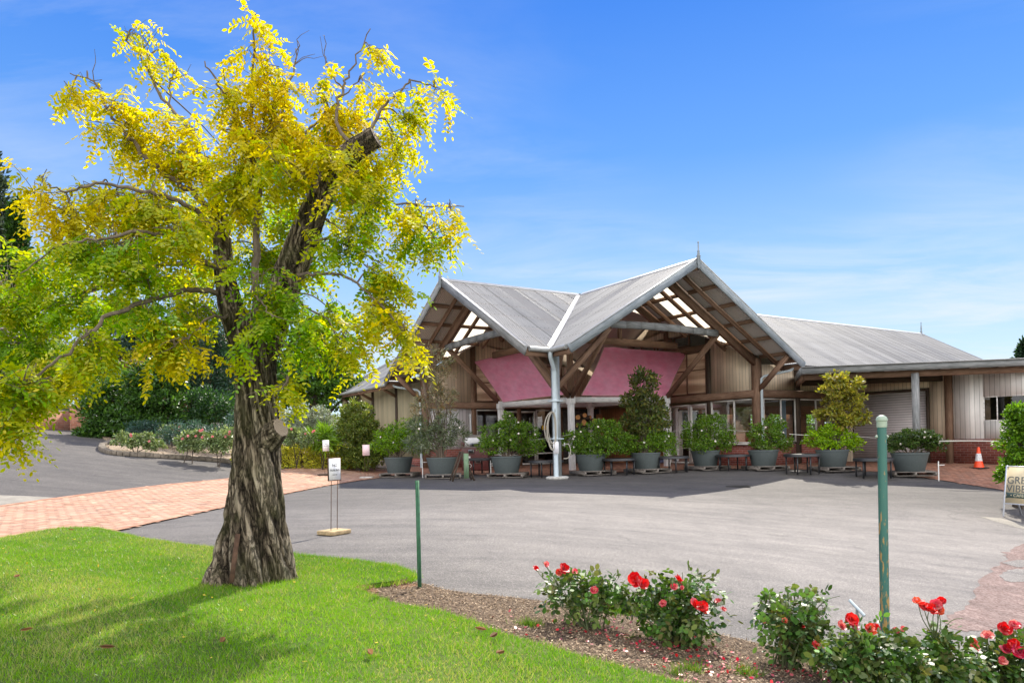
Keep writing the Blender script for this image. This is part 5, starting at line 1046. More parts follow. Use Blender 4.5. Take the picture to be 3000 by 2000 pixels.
stand('pink paper notice in a beige frame beside the leftmost planter', B, 1.13, .25, .37, math.radians(-4), PAPERP, BEIGEP, tuple((('•  '*7), .12-.03*k, .012) for k in range(9)), (.42, .26, .05), CPAD)
# ------------------------------------------------------------------ planters on pallets
def pallet(loc, rz):
    o = empty('pallet', loc, rz); m = MB()
    for i in range(7): m.box((0, -.5+i*1/6, .130), (1.17, .105, .018))
    m.build('top_boards', PALLET, o)
    m = MB()
    for y in (-.5, 0, .5): m.box((0, y, .072), (1.17, .09, .092), 0) if False else None
    for x in (-.545, 0, .545): m.box((x, 0, .0745), (.06, 1.1, .088))
    m.build('stringers', PALLET, o)
    m = MB()
    for y in (-.49, 0, .49): m.box((0, y, .020), (1.17, .10, .018))
    m.build('bottom_boards', PALLET, o); return o
def pot(loc, d):
    o = empty('planter_pot', loc); R = d/2; h = .535*d; m = MB()
    m.lathe([(R*.74, 0), (R*.755, .01), (R*.97, h-.05), (R, h-.045), (R, h), (R*.93, h), (R*.91, h-.06)], n=44, cap=(True, False)); m.build('pot_wall', POTM, o, smooth=True)
    m = MB(); m.lathe([(.01, h-.055), (R*.92, h-.06)], n=40, cap=(False, False)); m.build('soil', SOIL, o); return o
WF = simple('white_blossom', (.80, .80, .74), .6, 0, .05)
PT = [(1168, 1368, 24.3, 1.0, -8, 'leftmost, beside the pink notice'), (1294, 1371, 22.9, 1.0, 4, 'beside the green sandwich board'), (1484, 1375, 22.6, 1.0, -12, 'left of the downpipe post'), (1731, 1372, 23.1, 1.0, 22, 'right of the downpipe post'), (1892, 1364, 23.6, 1.0, 28, 'below the large pink sail'), (2067, 1361, 24.5, 1.0, 24, 'in front of the sliding door'), (2237, 1357, 23.8, 1.0, 12, 'in front of the brick corner'), (2439, 1362, 23.0, 1.03, 8, 'left of the tall green post'), (2666, 1368, 21.8, 1.07, -18, 'rightmost, by the awning post')]
POTS = []; GARD = ((.07, .19, .012), (.12, .27, .014), (.18, .34, .02), (.04, .11, .014), (.18, .18, .05)); BRI = ((.20, .38, .010), (.28, .44, .012), (.12, .27, .01)); MAGN = ((.06, .12, .03), (.10, .17, .04), (.16, .14, .05), (.25, .22, .05)); BANK = ((.12, .17, .10), (.18, .22, .13), (.24, .26, .17), (.34, .20, .08))
for i, (px, py, Y, d, rz, wh) in enumerate(PT):
    b = AT(px, py, Y); z0 = b[2]-.14; g_ = float(gz(b[0], b[1])); z0 = g_+.012; 
    pl = pallet((b[0]+.05, b[1], z0), math.radians(rz)) if i == 0 else copy_tree(PALLET0); PALLET0 = PALLET0 if i else pl
    pl.location = (b[0]+.05, b[1], z0); pl.rotation_euler = (0, 0, math.radians(rz)); tag(pl, 'grey timber pallet under the planter '+wh, 'pallet', 'pallets under the planters')
    po = pot((0, 0, 0), 1.) if i == 0 else copy_tree(POT0); POT0 = POT0 if i else po
    po.location = (b[0], b[1], z0+.141); po.scale = (d, d, d); tag(po, 'large slate grey planter pot '+wh, 'planter', 'grey planter pots along the terrace'); POTS.append((np.array([b[0], b[1], z0+.141+.49]), Y, z0))
def shrub(name, i, label, cat, parts_, stems=(), flowers=0, grp=None, fl_col=None):
    B, Y, _ = POTS[i]; sc_ = Y/F; o = empty(name, B, 0, label, cat, grp)
    for pn, bl, n, L, W, cols, mt, kw in parts_:
        b3 = [(AT(x, y, Y+dd)-B, (rx*sc_, max(.8*rx*sc_, .25) if rx > 30 else rx*sc_*1.2, ry*sc_), 1.) for x, y, rx, ry, dd in bl]
        leafcloud(pn, b3, n, L, W, cols, mt, o, **kw)
    m = MB(); allb = [AT(x, y, Y+dd)-B for p_ in parts_ for x, y, rx, ry, dd in p_[1]]
    for c in allb:
        for _ in range(3): m.tube(smoothpath([np.r_[RNG.normal(0, .06, 2), -.05], c*.5+RNG.normal(0, .06, 3), c+RNG.normal(0, .1, 3)], 4), np.linspace(.018, .005, 9), 5)
    for st in stems: m.tube(smoothpath([AT(x, y, Y)-B for x, y in st], 5), np.linspace(.04, .012, 5*(len(st)-1)+1), 7)
    m.build('stems', TWIG, o, smooth=True)
    b3 = [(AT(x, y, Y+dd)-B, (rx*sc_, .8*rx*sc_, ry*sc_)) for x, y, rx, ry, dd in parts_[-1][1]]
    for k in range(flowers):
        c, r = b3[RNG.integers(len(b3))]; d = unit(np.array([RNG.uniform(-.9, .9), -1, RNG.uniform(-.3, .8)])); p = c+d*np.array(r)*1.02
        petal_flower(p, .032, ((.8, .8, .74),), d, o, (0, 0, 0), rings=2)
    return o
gk = dict(clumps=60, spread=.13)
def gard(i, label, bl, n, cols, fl=5): return shrub('gardenia_shrub', i, label, 'shrub', [('foliage', bl, n, .075, .032, cols, LEAF_G, gk)], (), fl, 'gardenia shrubs in the planters')
gard(0, 'yellow green gardenia shrub in the leftmost planter', [(1150, 1290, 68, 42, 0), (1190, 1270, 70, 50, 0), (1130, 1305, 45, 25, -.1), (1225, 1290, 45, 40, .1)], 6500, BRI+((.05, .12, .01),), 4)
shrub('banksia_shrub', 1, 'tall sparse grey green banksia with orange new growth left of the porch', 'shrub',
 [('upper_foliage', [(1262, 1040, 38, 30, 0), (1290, 1060, 30, 28, 0), (1240, 1080, 34, 28, 0), (1275, 1100, 50, 26, 0), (1255, 1140, 45, 30, 0), (1300, 1145, 38, 30, 0), (1320, 1160, 22, 18, 0), (1240, 1180, 40, 24, 0), (1285, 1190, 42, 26, 0), (1225, 1210, 26, 20, 0)], 2600, .15, .022, BANK+((.24, .13, .045),), LEAF_S, dict(clumps=16, spread=.2)),
  ('foliage', [(1275, 1280, 70, 40, 0), (1330, 1270, 45, 35, 0), (1240, 1255, 50, 35, 0), (1300, 1235, 40, 30, 0), (1220, 1300, 45, 25, .1)], 3400, .15, .024, BANK[:3]+((.05, .09, .03),), LEAF_S, dict(clumps=24, spread=.18))], (((1290, 1330), (1285, 1250), (1278, 1150), (1262, 1020)), ((1290, 1330), (1262, 1230), (1240, 1120), (1245, 1060)), ((1292, 1330), (1300, 1260), (1310, 1180))), 2)
gard(2, 'dense dark green gardenia shrub with white blooms left of the downpipe', [(1460, 1280, 62, 45, 0), (1530, 1285, 68, 48, 0), (1495, 1255, 55, 35, 0), (1440, 1305, 50, 25, -.1), (1560, 1310, 45, 25, 0), (1490, 1225, 20, 25, 0)], 8000, GARD, 6)
gard(3, 'wide gardenia shrub in the planter right of the downpipe', [(1700, 1290, 55, 42, 0), (1760, 1275, 65, 48, 0), (1800, 1290, 50, 42, 0), (1670, 1300, 40, 32, 0), (1740, 1310, 80, 25, -.1)], 8500, GARD, 5)
shrub('magnolia_shrub', 4, 'dark upright magnolia in front of the large pink sail', 'shrub',
 [('upper_foliage', [(1885, 1100, 38, 18, 0), (1862, 1112, 18, 16, 0), (1915, 1112, 22, 16, 0), (1885, 1140, 38, 26, 0), (1875, 1170, 50, 25, 0), (1850, 1190, 35, 20, 0), (1900, 1195, 55, 28, 0), (1865, 1225, 50, 26, 0), (1925, 1235, 36, 28, 0), (1890, 1255, 55, 22, 0), (1835, 1255, 28, 22, .1)], 4600, .13, .055, MAGN+((.03, .06, .025),), LEAF_G, dict(clumps=18, spread=.2)),
  ('foliage', [(1880, 1300, 70, 30, 0), (1930, 1290, 45, 35, 0), (1840, 1300, 45, 28, 0), (1958, 1300, 28, 40, 0)], 5200, .075, .032, GARD+BRI[:1], LEAF_G, gk)], (((1890, 1330), (1882, 1250), (1888, 1170), (1886, 1095)), ((1892, 1330), (1910, 1260), (1925, 1220))), 3)
gard(5, 'rounded gardenia shrub in the planter before the sliding door', [(2040, 1275, 50, 42, 0), (2090, 1265, 55, 50, 0), (2125, 1290, 35, 38, 0), (2065, 1300, 70, 26, -.1), (2075, 1235, 40, 28, 0)], 7600, GARD, 2)
gard(6, 'open twiggy gardenia shrub in the planter before the brick corner', [(2255, 1270, 48, 42, 0), (2290, 1295, 38, 30, 0), (2215, 1270, 28, 30, 0), (2270, 1240, 35, 25, 0), (2250, 1305, 55, 18, 0)], 4600, GARD, 5)
shrub('magnolia_shrub', 7, 'sunlit golden magnolia with bright green underplanting left of the tall green post', 'shrub',
 [('upper_foliage', [(2450, 1105, 28, 20, 0), (2495, 1125, 30, 20, 0), (2430, 1130, 22, 18, 0), (2455, 1150, 50, 24, 0), (2500, 1160, 32, 22, 0), (2440, 1185, 38, 22, 0), (2490, 1195, 38, 22, 0), (2425, 1215, 42, 20, 0), (2480, 1235, 50, 20, 0), (2525, 1220, 22, 18, 0)], 4200, .14, .058, ((.28, .28, .03), (.42, .36, .03), (.12, .20, .03), (.30, .22, .07)), LEAF_G, dict(clumps=16, spread=.2)),
  ('foliage', [(2400, 1285, 48, 28, 0), (2450, 1285, 55, 32, 0), (2495, 1295, 32, 26, 0), (2430, 1260, 30, 20, 0)], 5200, .078, .034, BRI+((.36, .50, .012),), LEAF_G, gk)], (((2440, 1330), (2450, 1240), (2448, 1160), (2450, 1095)), ((2442, 1330), (2490, 1240), (2497, 1120))), 0)
gard(8, 'dark flat topped gardenia shrub in the rightmost planter', [(2640, 1290, 50, 26, 0), (2700, 1290, 55, 28, 0), (2740, 1300, 36, 22, 0), (2680, 1275, 60, 20, 0), (2620, 1300, 34, 20, 0)], 7000, ((.06, .14, .025), (.10, .19, .03), (.04, .09, .02), (.15, .16, .06)), 8)
# ------------------------------------------------------------------ furniture on the terrace
def table(loc, d, h):
    o = empty('round_table', loc); m = MB(); R = d/2; m.lathe([(R-.02, h-.075), (R, h-.07), (R, h-.012), (R-.01, h), (.01, h+.004)], n=40, cap=(True, False)); m.build('table_top', BLACKM, o, smooth=True)
    for a in (30, 75, 150, 210, 255, 330): m = MB(); x, y = math.cos(math.radians(a))*(R-.07), math.sin(math.radians(a))*(R-.07); m.box((x, y, (h-.07)/2), (.04, .04, h-.07), math.radians(a)); m.build('leg', BLACKM, o)
    return o
for i, (px, Y, h, wh) in enumerate(((1398, 25.2, .56, 'behind the sandwich board, left of the third planter'), (1598, 22.4, .53, 'at the foot of the downpipe post'), (1812, 22.9, .53, 'between the two planters below the large pink sail'), (1968, 23.6, .53, 'left of the sliding door planter'), (2146, 23.9, .53, 'against the brick plinth under the window'), (2349, 22.3, .64, 'tallest, at the bright gap of the terrace edge'), (2556, 21.4, .60, 'in front of the roller shutter'))):
    g_ = atY(px, Y, .013); t_ = table(g_, 1.12, .53) if i == 0 else copy_tree(TAB0); TAB0 = TAB0 if i else t_
    t_.location = g_; t_.scale = (1, 1, h/.53); t_.rotation_euler = (0, 0, i*.7); tag(t_, 'low round black metal table '+wh, 'table', 'black round tables between the planters')
# ropes strung between the planters
for wh, pts_, Y, r in (('thin rope tied between the banksia and the third planter', ((1285, 1306), (1360, 1308), (1430, 1309)), 22.8, .005), ('thin rope running from the third planter to the hose', ((1545, 1288), (1580, 1286), (1616, 1281)), 22.5, .005), ('thin rope from the downpipe post to the fourth planter', ((1642, 1278), (1672, 1272)), 22.4, .005), ('thin rope between the dark magnolia and the sliding door planter', ((1962, 1266), (1990, 1260), (2016, 1253)), 23.9, .005), ('thin rope before the window with the terracotta cover', ((2132, 1259), (2165, 1261), (2212, 1264)), 24.0, .006), ('thick white rope before the brick corner', ((2312, 1271), (2340, 1273), (2378, 1275)), 23.0, .012), ('thin rope in front of the roller shutter', ((2510, 1278), (2545, 1281), (2600, 1284)), 21.6, .005), ('grey rail from the rightmost planter past the cone', ((2752, 1292), (2840, 1291), (2925, 1292)), 20.6, .022)):
    p = np.array([AT(x, y, Y) for x, y in pts_]); m = MB(); m.tube(smoothpath(p, 4), r, 6); o = m.build('barrier_rope', ROPE if r != .009 or 'rail' not in wh else STEELP, loc=p[0]); tag(o, wh, 'rope', 'ropes strung between the planter pots')
for i, (px, yt, yb, Y) in enumerate(((1236, 1313, 1370, 23.4), (1436, 1325, 1374, 22.9), (2747, 1308, 1366, 20.9))):
    g_ = atY(px, Y, .01); h = (yb-yt)*Y/F; o = empty('rope_post', g_, 0, ('slim white rope post between the two leftmost planters', 'slim white rope post left of the third planter', 'slim white rope post right of the last planter')[i], 'post', 'slim white rope posts')
    m = MB(); m.tube([(0, 0, 0), (0, 0, h)], .016, 10); m.build('shaft', WHITEP, o, smooth=True); m = MB(); m.tube([(-.02, 0, h*.8), (.18, 0, h*.8)], .012, 8); m.build('side_arm', WHITEP, o)
# hose, notice and camera sign
hc = L2W(K+.1, K+.1); o = empty('garden_hose', (hc[0], hc[1], 0), 0, 'coiled beige garden hose hanging on the downpipe post', 'hose'); m = MB()
for k in range(7):
    w_ = RNG.uniform(.12, .26); zt = 2.0+RNG.uniform(-.02, .02); zb = .78+RNG.uniform(-.04, .35); th = np.linspace(0, 2*math.pi, 40); off = RNG.normal(0, .03)
    x = np.cos(th)*w_*(.55+.45*np.sin(th*.5)**2)+off-.10; z = (zt+zb)/2+np.sin(th)*(zt-zb)/2; y = -.22+.05*np.sin(th*2+k)+RNG.normal(0, .02); m.tube(np.c_[x, np.full(40, -.2)+.06*np.sin(th+k)-.0, z], .010, 7)
m.tube(smoothpath([(.18, -.2, 1.0), (.36, -.2, 1.03), (.42, -.2, .8), (.34, -.2, .62), (.2, -.2, .6)], 6), .013, 7); m.build('hose_coil', HOSE, o, smooth=True)
m = MB(); m.lathe([(.02, -.06), (.03, -.02), (.018, .06)], (.24, -.22, 1.02), 10); m.build('nozzle', STAIN, o, smooth=True); m = MB(); m.tube([(-.02, -.02, 2.02), (-.02, -.22, 2.02), (-.02, -.24, 2.12)], .012, 8); m.build('hook', STAIN, o)
q = L2W(K+.26, K+.26, 0); o = empty('paper_notice', (q[0]+.03, q[1]-.02, 0), 0, 'white printed sheet fixed low on the downpipe post', 'notice'); m = MB(); m.box((0, 0, .93), (.16, .01, .36)); m.build('sheet', PAPER, o)
for k in range(9): m = MB(); m.box((-.0, -.0062, 1.05-.028*k), (.11-.02*(k % 3 == 2), .002, .009)); m.build('text_line', simple('grey_ink', (.38, .38, .42), .6, 0, .05) if 'grey_ink' not in bpy.data.materials else bpy.data.materials['grey_ink'], o)
a_, z_ = WA.hit(1593, 1252); q = WA.p(a_, z_, .05); q2 = L2W(q[0], q[1], q[2]); o = empty('warning_sign', q2, TH+math.pi, 'yellow surveillance camera sign on the entrance door glass', 'sign')
m = MB(); m.box((0, 0, 0), (.27, .006, .19)); m.build('plate', YSIGN, o)
text_obj('lettering', 'Surveillance', .045, frameM((.03, -.0045, .055), (1, 0, 0), (0, 0, 1)), INK, o); text_obj('lettering', 'Camera', .045, frameM((.055, -.0045, 0), (1, 0, 0), (0, 0, 1)), INK, o); text_obj('lettering', 'In Use', .045, frameM((.06, -.0045, -.055), (1, 0, 0), (0, 0, 1)), INK, o)
m = MB(); m.tube([(-.08+.028*math.cos(t_), -.004, -.03+.028*math.sin(t_)) for t_ in np.linspace(0, 6.28, 16)], .004, 5); m.tube([(-.08, -.004, -.03), (-.068, -.004, -.022)], .007, 6); m.build('camera_icon', INK, o)
# smoker oven
B = onG(-1.45, 28.1, .013); o = empty('smoker_oven', B, math.radians(-8), 'maroon smoker oven with steel hood and chimney against the porch wall', 'oven')
m = MB(); m.box((0, 0, .47), (1.06, .6, .9)); m.box((-.46, 0, 1.03), (.13, .6, .22)); m.build('body', MAROON, o, bevel=.01)
m = MB(); pr = [(-.39, -.30, .93), (-.39, -.31, 1.1), (-.39, -.24, 1.3), (-.39, -.1, 1.42), (-.39, .26, 1.42), (-.39, .28, .93)]; m.prism(pr, (.86, 0, 0)); m.build('hood', STAIN, o, bevel=.01)
m = MB(); m.tube([(-.2, .05, 1.4), (-.2, .05, 2.25)], .05, 16); m.lathe([(.09, 0), (.09, .05)], (-.2, .05, 1.42), 16); m.build('chimney', STAIN, o, smooth=True)
for x, z, w_, h_ in ((-.13, .76, .22, .16), (.14, .38, .22, .17), (.05, 1.02, .42, .14)):
    m = MB(); m.box((x, -.315, z), (w_, .03, h_)); d_ = m.build('hatch', STAIN, o); m = MB(); m.box((x, -.332, z), (w_*.72, .01, h_*.62)); m.build('hatch_glass', BLACKM, d_)
m = MB(); m.box((-.2, -.31, .53), (.07, .03, .09)); m.build('switch_box', WHITEP, o); m = MB(); m.tube([(-.2+.07*math.cos(t_), -.33, .2+.07*math.sin(t_)) for t_ in np.linspace(0, 12.5, 40)], .009, 6); m.tube([(-.2, -.33, .5), (-.2, -.33, .27)], .006, 5); m.build('cable', WHITEP, o)
# folding sandwich board seen nearly edge on
B = atY(1351, 21.3, .01); o = empty('sandwich_board', B, math.radians(12), 'dark framed sandwich board with a pale green panel seen from the side', 'sandwich board')
for s_ in (-1, 1):
    m = MB()
    for y in (-.28, .28): m.beam((s_*.33, y, .0), (s_*.015, y*.95, .86), .035, .05)
    m.beam((s_*.30, -.28, .08), (s_*.30, .28, .08), .03, .04); m.beam((s_*.02, -.27, .85), (s_*.02, .27, .85), .04, .05); m.build('frame', DARKT, o)
m = MB(); m.add([(.02, -.30, .82), (.16, -.36, .82), (.16, -.36, .08), (.02, -.30, .08), (.02, -.28, .82), (.16, -.34, .82), (.16, -.34, .08), (.02, -.28, .08)], [(0, 3, 2, 1), (4, 5, 6, 7), (0, 1, 5, 4), (2, 3, 7, 6), (1, 2, 6, 5), (0, 4, 7, 3)]); m.build('panel', SAGE, o)
m = MB(); m.beam((.05, -.325, .62), (.12, -.352, .62), .004, .008); m.tube(smoothpath([(.10, -.348, .45), (.07, -.335, .38), (.11, -.352, .33), (.08, -.34, .28), (.12, -.356, .42)], 5), .004, 5); m.build('drawing', SPRINT, o)
# firewood, covered tables and curtain seen through the glass
for i, (px, py, r) in enumerate(((1693, 1222, .11), (1713, 1216, .10), (1741, 1233, .12), (1711, 1237, .14), (1690, 1245, .09), (1730, 1222, .09))):
    c = AT(px, py, 29.6); o = empty('firewood_log', c, .2*i, ('cut orange log at the upper left of the stack by the fireplace', 'topmost cut log of the stack by the fireplace', 'cut log at the right of the stack by the fireplace', 'largest pale cut log in the middle of the stack', 'lowest left log of the stack by the fireplace', 'small dark log behind the topmost one')[i], 'log', 'stacked firewood in the porch')
    m = MB(); m.tube([(0, 0, 0), (0, .45, 0)], r, 14); m.build('bark', BARKD, o); m = MB(); m.lathe([(.001, 0), (r*.93, 0)], n=14, cap=(False, False)); e = m.build('cut_end', LOGEND, o); e.rotation_euler = (math.radians(90), 0, 0); e.location = (0, -.006, 0)
c = AT(1715, 1250, 29.7); g_ = onG(c[0], c[1]+.25); o = empty('log_rack', g_, 0, 'dark iron rack carrying the firewood by the fireplace', 'rack'); m = MB(); zt = AT(1715, 1253, 29.7)[2]
m.box((0, 0, zt-.05), (1.3, .5, .08)); 
for x in (-.6, .6):
    for y in (-.2, .2): m.box((x, y, (zt-.05)/2), (.05, .05, zt-.05))
m.build('frame', BLACKM, o)
for px, Y, wh in ((2165, 29.2, 'left one'), (2392, 29.5, 'right one')):
    B = atY(px, Y); B[2] = .03; o = empty('covered_table', B, .3, 'table under a terracotta cloth cover seen through the window, '+wh, 'table', 'covered tables behind the windows'); m = MB()
    m.add([(-.75, -.5, .75), (.75, -.5, .75), (.75, .5, .75), (-.75, .5, .75), (-.45, -.3, 1.22), (.45, -.3, 1.22), (.45, .3, 1.22), (-.45, .3, 1.22)], [(0, 1, 5, 4), (1, 2, 6, 5), (2, 3, 7, 6), (3, 0, 4, 7), (4, 5, 6, 7), (3, 2, 1, 0)]); m.build('cover', TERRA, o, bevel=.03)
    for x in (-.6, .6):
        for y in (-.4, .4): m = MB(); m.box((x, y, .375), (.06, .06, .75)); m.build('leg', DARKT, o)
ax = WM.hit(2312, 1240)[0]; q = WM.p(ax, 0, -.25); q = L2W(q[0], q[1]); o = empty('curtain', (q[0], q[1], .9), TH, 'pale blue curtain hanging inside the window right of the brick corner', 'curtain'); m = MB(); xs = np.linspace(-.15, .15, 25); ys = .03*np.sin(xs*90)
V = np.r_[np.c_[xs, ys, 0*xs], np.c_[xs, ys, 0*xs+1.6]]; m.add(V, [(i, i+1, 26+i, 25+i) for i in range(24)]); m.build('cloth', simple('blue_curtain', (.35, .47, .60), .8, 0, .1), o, smooth=True)
# traffic cone
B = G(2868, 1372); B[2] += .012; o = empty('traffic_cone', B, 0, 'orange traffic cone with a scuffed white band before the brick wall', 'traffic cone'); s_ = B[1]/F*62/.70
m = MB(); m.box((0, 0, .015*s_), (.40*s_, .40*s_, .03*s_), .3); m.build('base', RUBBER, o, bevel=.008)
m = MB(); m.lathe([(.155*s_, .03*s_), (.105*s_, .24*s_)], n=24, cap=(False, False)); m.lathe([(.068*s_, .49*s_), (.032*s_, .70*s_), (.022*s_, .70*s_)], n=24, cap=(False, False)); m.build('cone_body', ORANGE, o, smooth=True); m = MB(); m.lathe([(.107*s_, .24*s_), (.070*s_, .49*s_)], n=24, cap=(False, False)); m.build('band', REFL, o, smooth=True)
# cafe board at the right edge
B = G(2937, 1512); dx = np.array([.36, -.93]); ang = math.atan2(dx[1], dx[0]); o = empty('cafe_board', B, ang, 'cream cafe sandwich board with green lettering at the right edge', 'sandwich board'); hb = B[1]/F*(1512-1364); W_ = .66; z0 = hb*.26
tl = .16
def bp(x, z, off=0.): return np.array([x, tl*(z/hb)-off, z])
m = MB()
for x in (.02, W_-.02): m.beam(bp(x, 0), bp(x, hb), .035, .025, up=(0, 1, 0))
for z in (z0, hb-.015): m.beam(bp(.0375, z), bp(W_-.0375, z), .034, .025)
m.build('frame', SILVER, o, bevel=.004)
m = MB(); m.prism([bp(.03, z0+.01, .004), bp(W_-.03, z0+.01, .004), bp(W_-.03, hb-.03, .004), bp(.03, hb-.03, .004)], (0, .006, 0)); m.build('face', CREAM, o)
m = MB()
for x in (.02, W_-.02): m.beam((x, .62, 0), (x, tl+.02, hb), .03, .025, up=(0, 1, 0))
m.beam((.03, .50, hb*.26), (W_-.03, .50, hb*.26), .025, .03); m.build('rear_frame', SILVER, o)
m = MB(); m.prism([(.03, .50, z0), (W_-.03, .50, z0), (W_-.03, tl+.04, hb-.03), (.03, tl+.04, hb-.03)], (0, .006, 0)); m.build('rear_face', CREAM, o)
yy = lambda z: (0, tl/hb, 1)
for body, zf, sz, mt in (('GREEN', .715, .19*hb, SPRINT), ('VIBES', .55, .19*hb, SPRINT)):
    c = bp(.05, hb*zf, .008); text_obj('lettering', body, sz*1.05, frameM(c, (1, 0, 0), yy(0)), mt, o, .002, 'LEFT', .98)
m = MB(); z = hb*.425; h_ = hb*.05; P_ = [bp(.035, z-h_*1.2, .0065), bp(.12, z-h_, .0065), bp(W_-.12, z-h_, .0065), bp(W_-.035, z-h_*1.2, .0065), bp(W_-.07, z, .0065), bp(W_-.035, z+h_*1.1, .0065), bp(W_-.12, z+h_, .0065), bp(.12, z+h_, .0065), bp(.035, z+h_*1.1, .0065), bp(.07, z, .0065)]; m.prism(P_, (0, .002, 0)); m.build('ribbon', DGREEN, o)
text_obj('lettering', '• CAFE •', hb*.085, frameM(bp(W_/2, z, .0085), (1, 0, 0), yy(0)), CREAM, o, .001)
B = G(2160, 1424); o = empty('drain_grate', B, math.radians(-6), 'small iron drain grate set in the sunny asphalt near the terrace', 'drain grate'); m = MB()
for k in range(11): m.box((-.3+.06*k, 0, .012), (.03, .34, .012))
m.box((0, -.18, .012), (.68, .03, .014)); m.box((0, .18, .012), (.68, .03, .014)); m.build('bars', IRON, o); m = MB(); m.box((0, 0, .006), (.66, .36, .004)); m.build('pit', BLACKM, o)
# ------------------------------------------------------------------ background planting and buildings
def bush(name, label, cat, px, Y, blobs, n, L, W, cols, mat=LEAF_S, trunk=.06, grp=None, dz=0., **kw):
    B = atY(px, Y); o = empty(name, B, 0, label, cat, grp); sc_ = Y/F
    b3 = [(AT(x, y, Y+dd)-B, (rx*sc_, max(.75*rx*sc_, .3), ry*sc_), 1.) for x, y, rx, ry, dd in blobs]
    leafcloud('crown' if trunk > .05 else 'foliage', b3, n, L, W, cols, mat, o, zmin=.02, **kw)
    m = MB()
    for c, r, _ in b3:
        m.tube(smoothpath([np.array([RNG.normal(0, .1), RNG.normal(0, .1), -.1]), np.array([c[0]*.4, c[1]*.4, c[2]*.55]), c], 5), np.linspace(trunk, trunk*.3, 11), 7)
        for _ in range(4): e = c+ballpts(1, .4)[0]*np.array(r)*.85; m.tube(smoothpath([c, (c+e)/2+RNG.normal(0, .05, 3), e], 3), np.linspace(trunk*.35, trunk*.12, 7), 5)
    m.build('trunk' if trunk > .05 else 'stems', TWIGD, o, smooth=True); return o
DK = ((.025, .07, .016), (.04, .11, .02), (.07, .16, .025), (.10, .20, .03)); BLU = ((.03, .075, .065), (.05, .105, .09), (.075, .14, .115)); OLV = ((.09, .15, .03), (.16, .21, .05), (.21, .23, .07)); LIME = ((.15, .31, .015), (.25, .40, .02), (.09, .19, .015))
bush('evergreen_tree', 'tall blue green evergreen tree directly behind the golden tree trunk', 'tree', 590, 38, [(470, 1000, 80, 60, 0), (560, 960, 90, 80, 0), (640, 980, 80, 90, 0), (600, 1080, 110, 90, 0), (500, 1100, 80, 70, 0), (690, 1090, 60, 110, 0), (660, 1180, 90, 60, 0), (400, 905, 60, 30, 1)], 26000, .22, .05, BLU+DK[:2], LEAF_S, .14, clumps=50, spread=.16)
bush('broadleaf_tree', 'green broadleaf tree between the golden tree and the pavilion', 'tree', 920, 37, [(880, 1000, 70, 70, 0), (945, 1010, 70, 60, 0), (900, 1090, 110, 70, 0), (1000, 1090, 60, 70, 0), (960, 1160, 110, 50, 0), (850, 1140, 60, 70, 0), (1040, 1140, 40, 40, 0), (930, 950, 40, 30, 0)], 26000, .17, .075, DK+LIME[:1]+LIME[2:], LEAF_G, .13, clumps=60, spread=.15)
bush('camellia_bush', 'large dark glossy bush at the left of the rose bed', 'shrub', 380, 28.5, [(340, 1180, 90, 80, 0), (420, 1150, 90, 90, 0), (300, 1230, 80, 60, -.3), (380, 1250, 90, 55, -.3), (470, 1200, 80, 80, 0), (480, 1110, 70, 60, .3), (270, 1270, 50, 30, -.4)], 24000, .15, .065, DK, LEAF_G, .06, clumps=60, spread=.16)
bush('lime_bush', 'sunlit yellow green bush in front of the brick retaining wall', 'shrub', 235, 31.5, [(230, 1090, 55, 60, 0), (260, 1140, 45, 50, 0), (200, 1050, 60, 50, 0), (330, 1120, 40, 60, .2)], 8000, .15, .07, LIME+OLV[1:2], LEAF_G, .055, clumps=40)
bush('dark_bush', 'very dark bush in the middle behind the pink roses', 'shrub', 580, 29.5, [(560, 1190, 70, 60, 0), (640, 1200, 60, 70, 0), (530, 1240, 60, 40, -.3)], 9000, .13, .05, DK[:3]+BLU[:1], LEAF_G, .055, clumps=40)
bush('juniper_shrub', 'low spreading blue green juniper behind the left roses', 'shrub', 565, 26.8, [(520, 1272, 60, 32, 0), (590, 1265, 70, 36, 0), (650, 1280, 40, 30, 0), (420, 1260, 50, 26, .5), (690, 1250, 40, 40, .5)], 8500, .12, .025, BLU+((.04, .10, .08),), LEAF_S, .03, clumps=40)
bush('silver_shrub', 'silvery grey shrub right of the golden tree trunk', 'shrub', 905, 29, [(860, 1235, 50, 42, 0), (915, 1225, 60, 40, 0), (960, 1245, 40, 34, 0), (880, 1265, 70, 28, -.3)], 9000, .10, .035, ((.24, .29, .24), (.36, .40, .36), (.14, .19, .14)), LEAF_S, .03, clumps=50, spread=.14)
bush('strappy_plant', 'bright strap leaved plant behind the low hedge', 'plant', 945, 25.9, [(930, 1285, 28, 26, 0), (955, 1280, 26, 28, 0)], 900, .42, .03, LIME, LEAF_S, .02, clumps=14)
bush('domed_hedge', 'clipped dome shaped golden hedge beside the leftmost planter', 'hedge', 1045, 26.6, [(1045, 1225, 62, 52, 0), (1045, 1280, 78, 75, 0), (1100, 1300, 50, 65, .2), (1060, 1335, 75, 40, 0)], 24000, .09, .04, ((.10, .18, .03), (.18, .25, .045), (.30, .29, .06), (.06, .12, .022)), LEAF_G, .04, clumps=150, spread=.10)
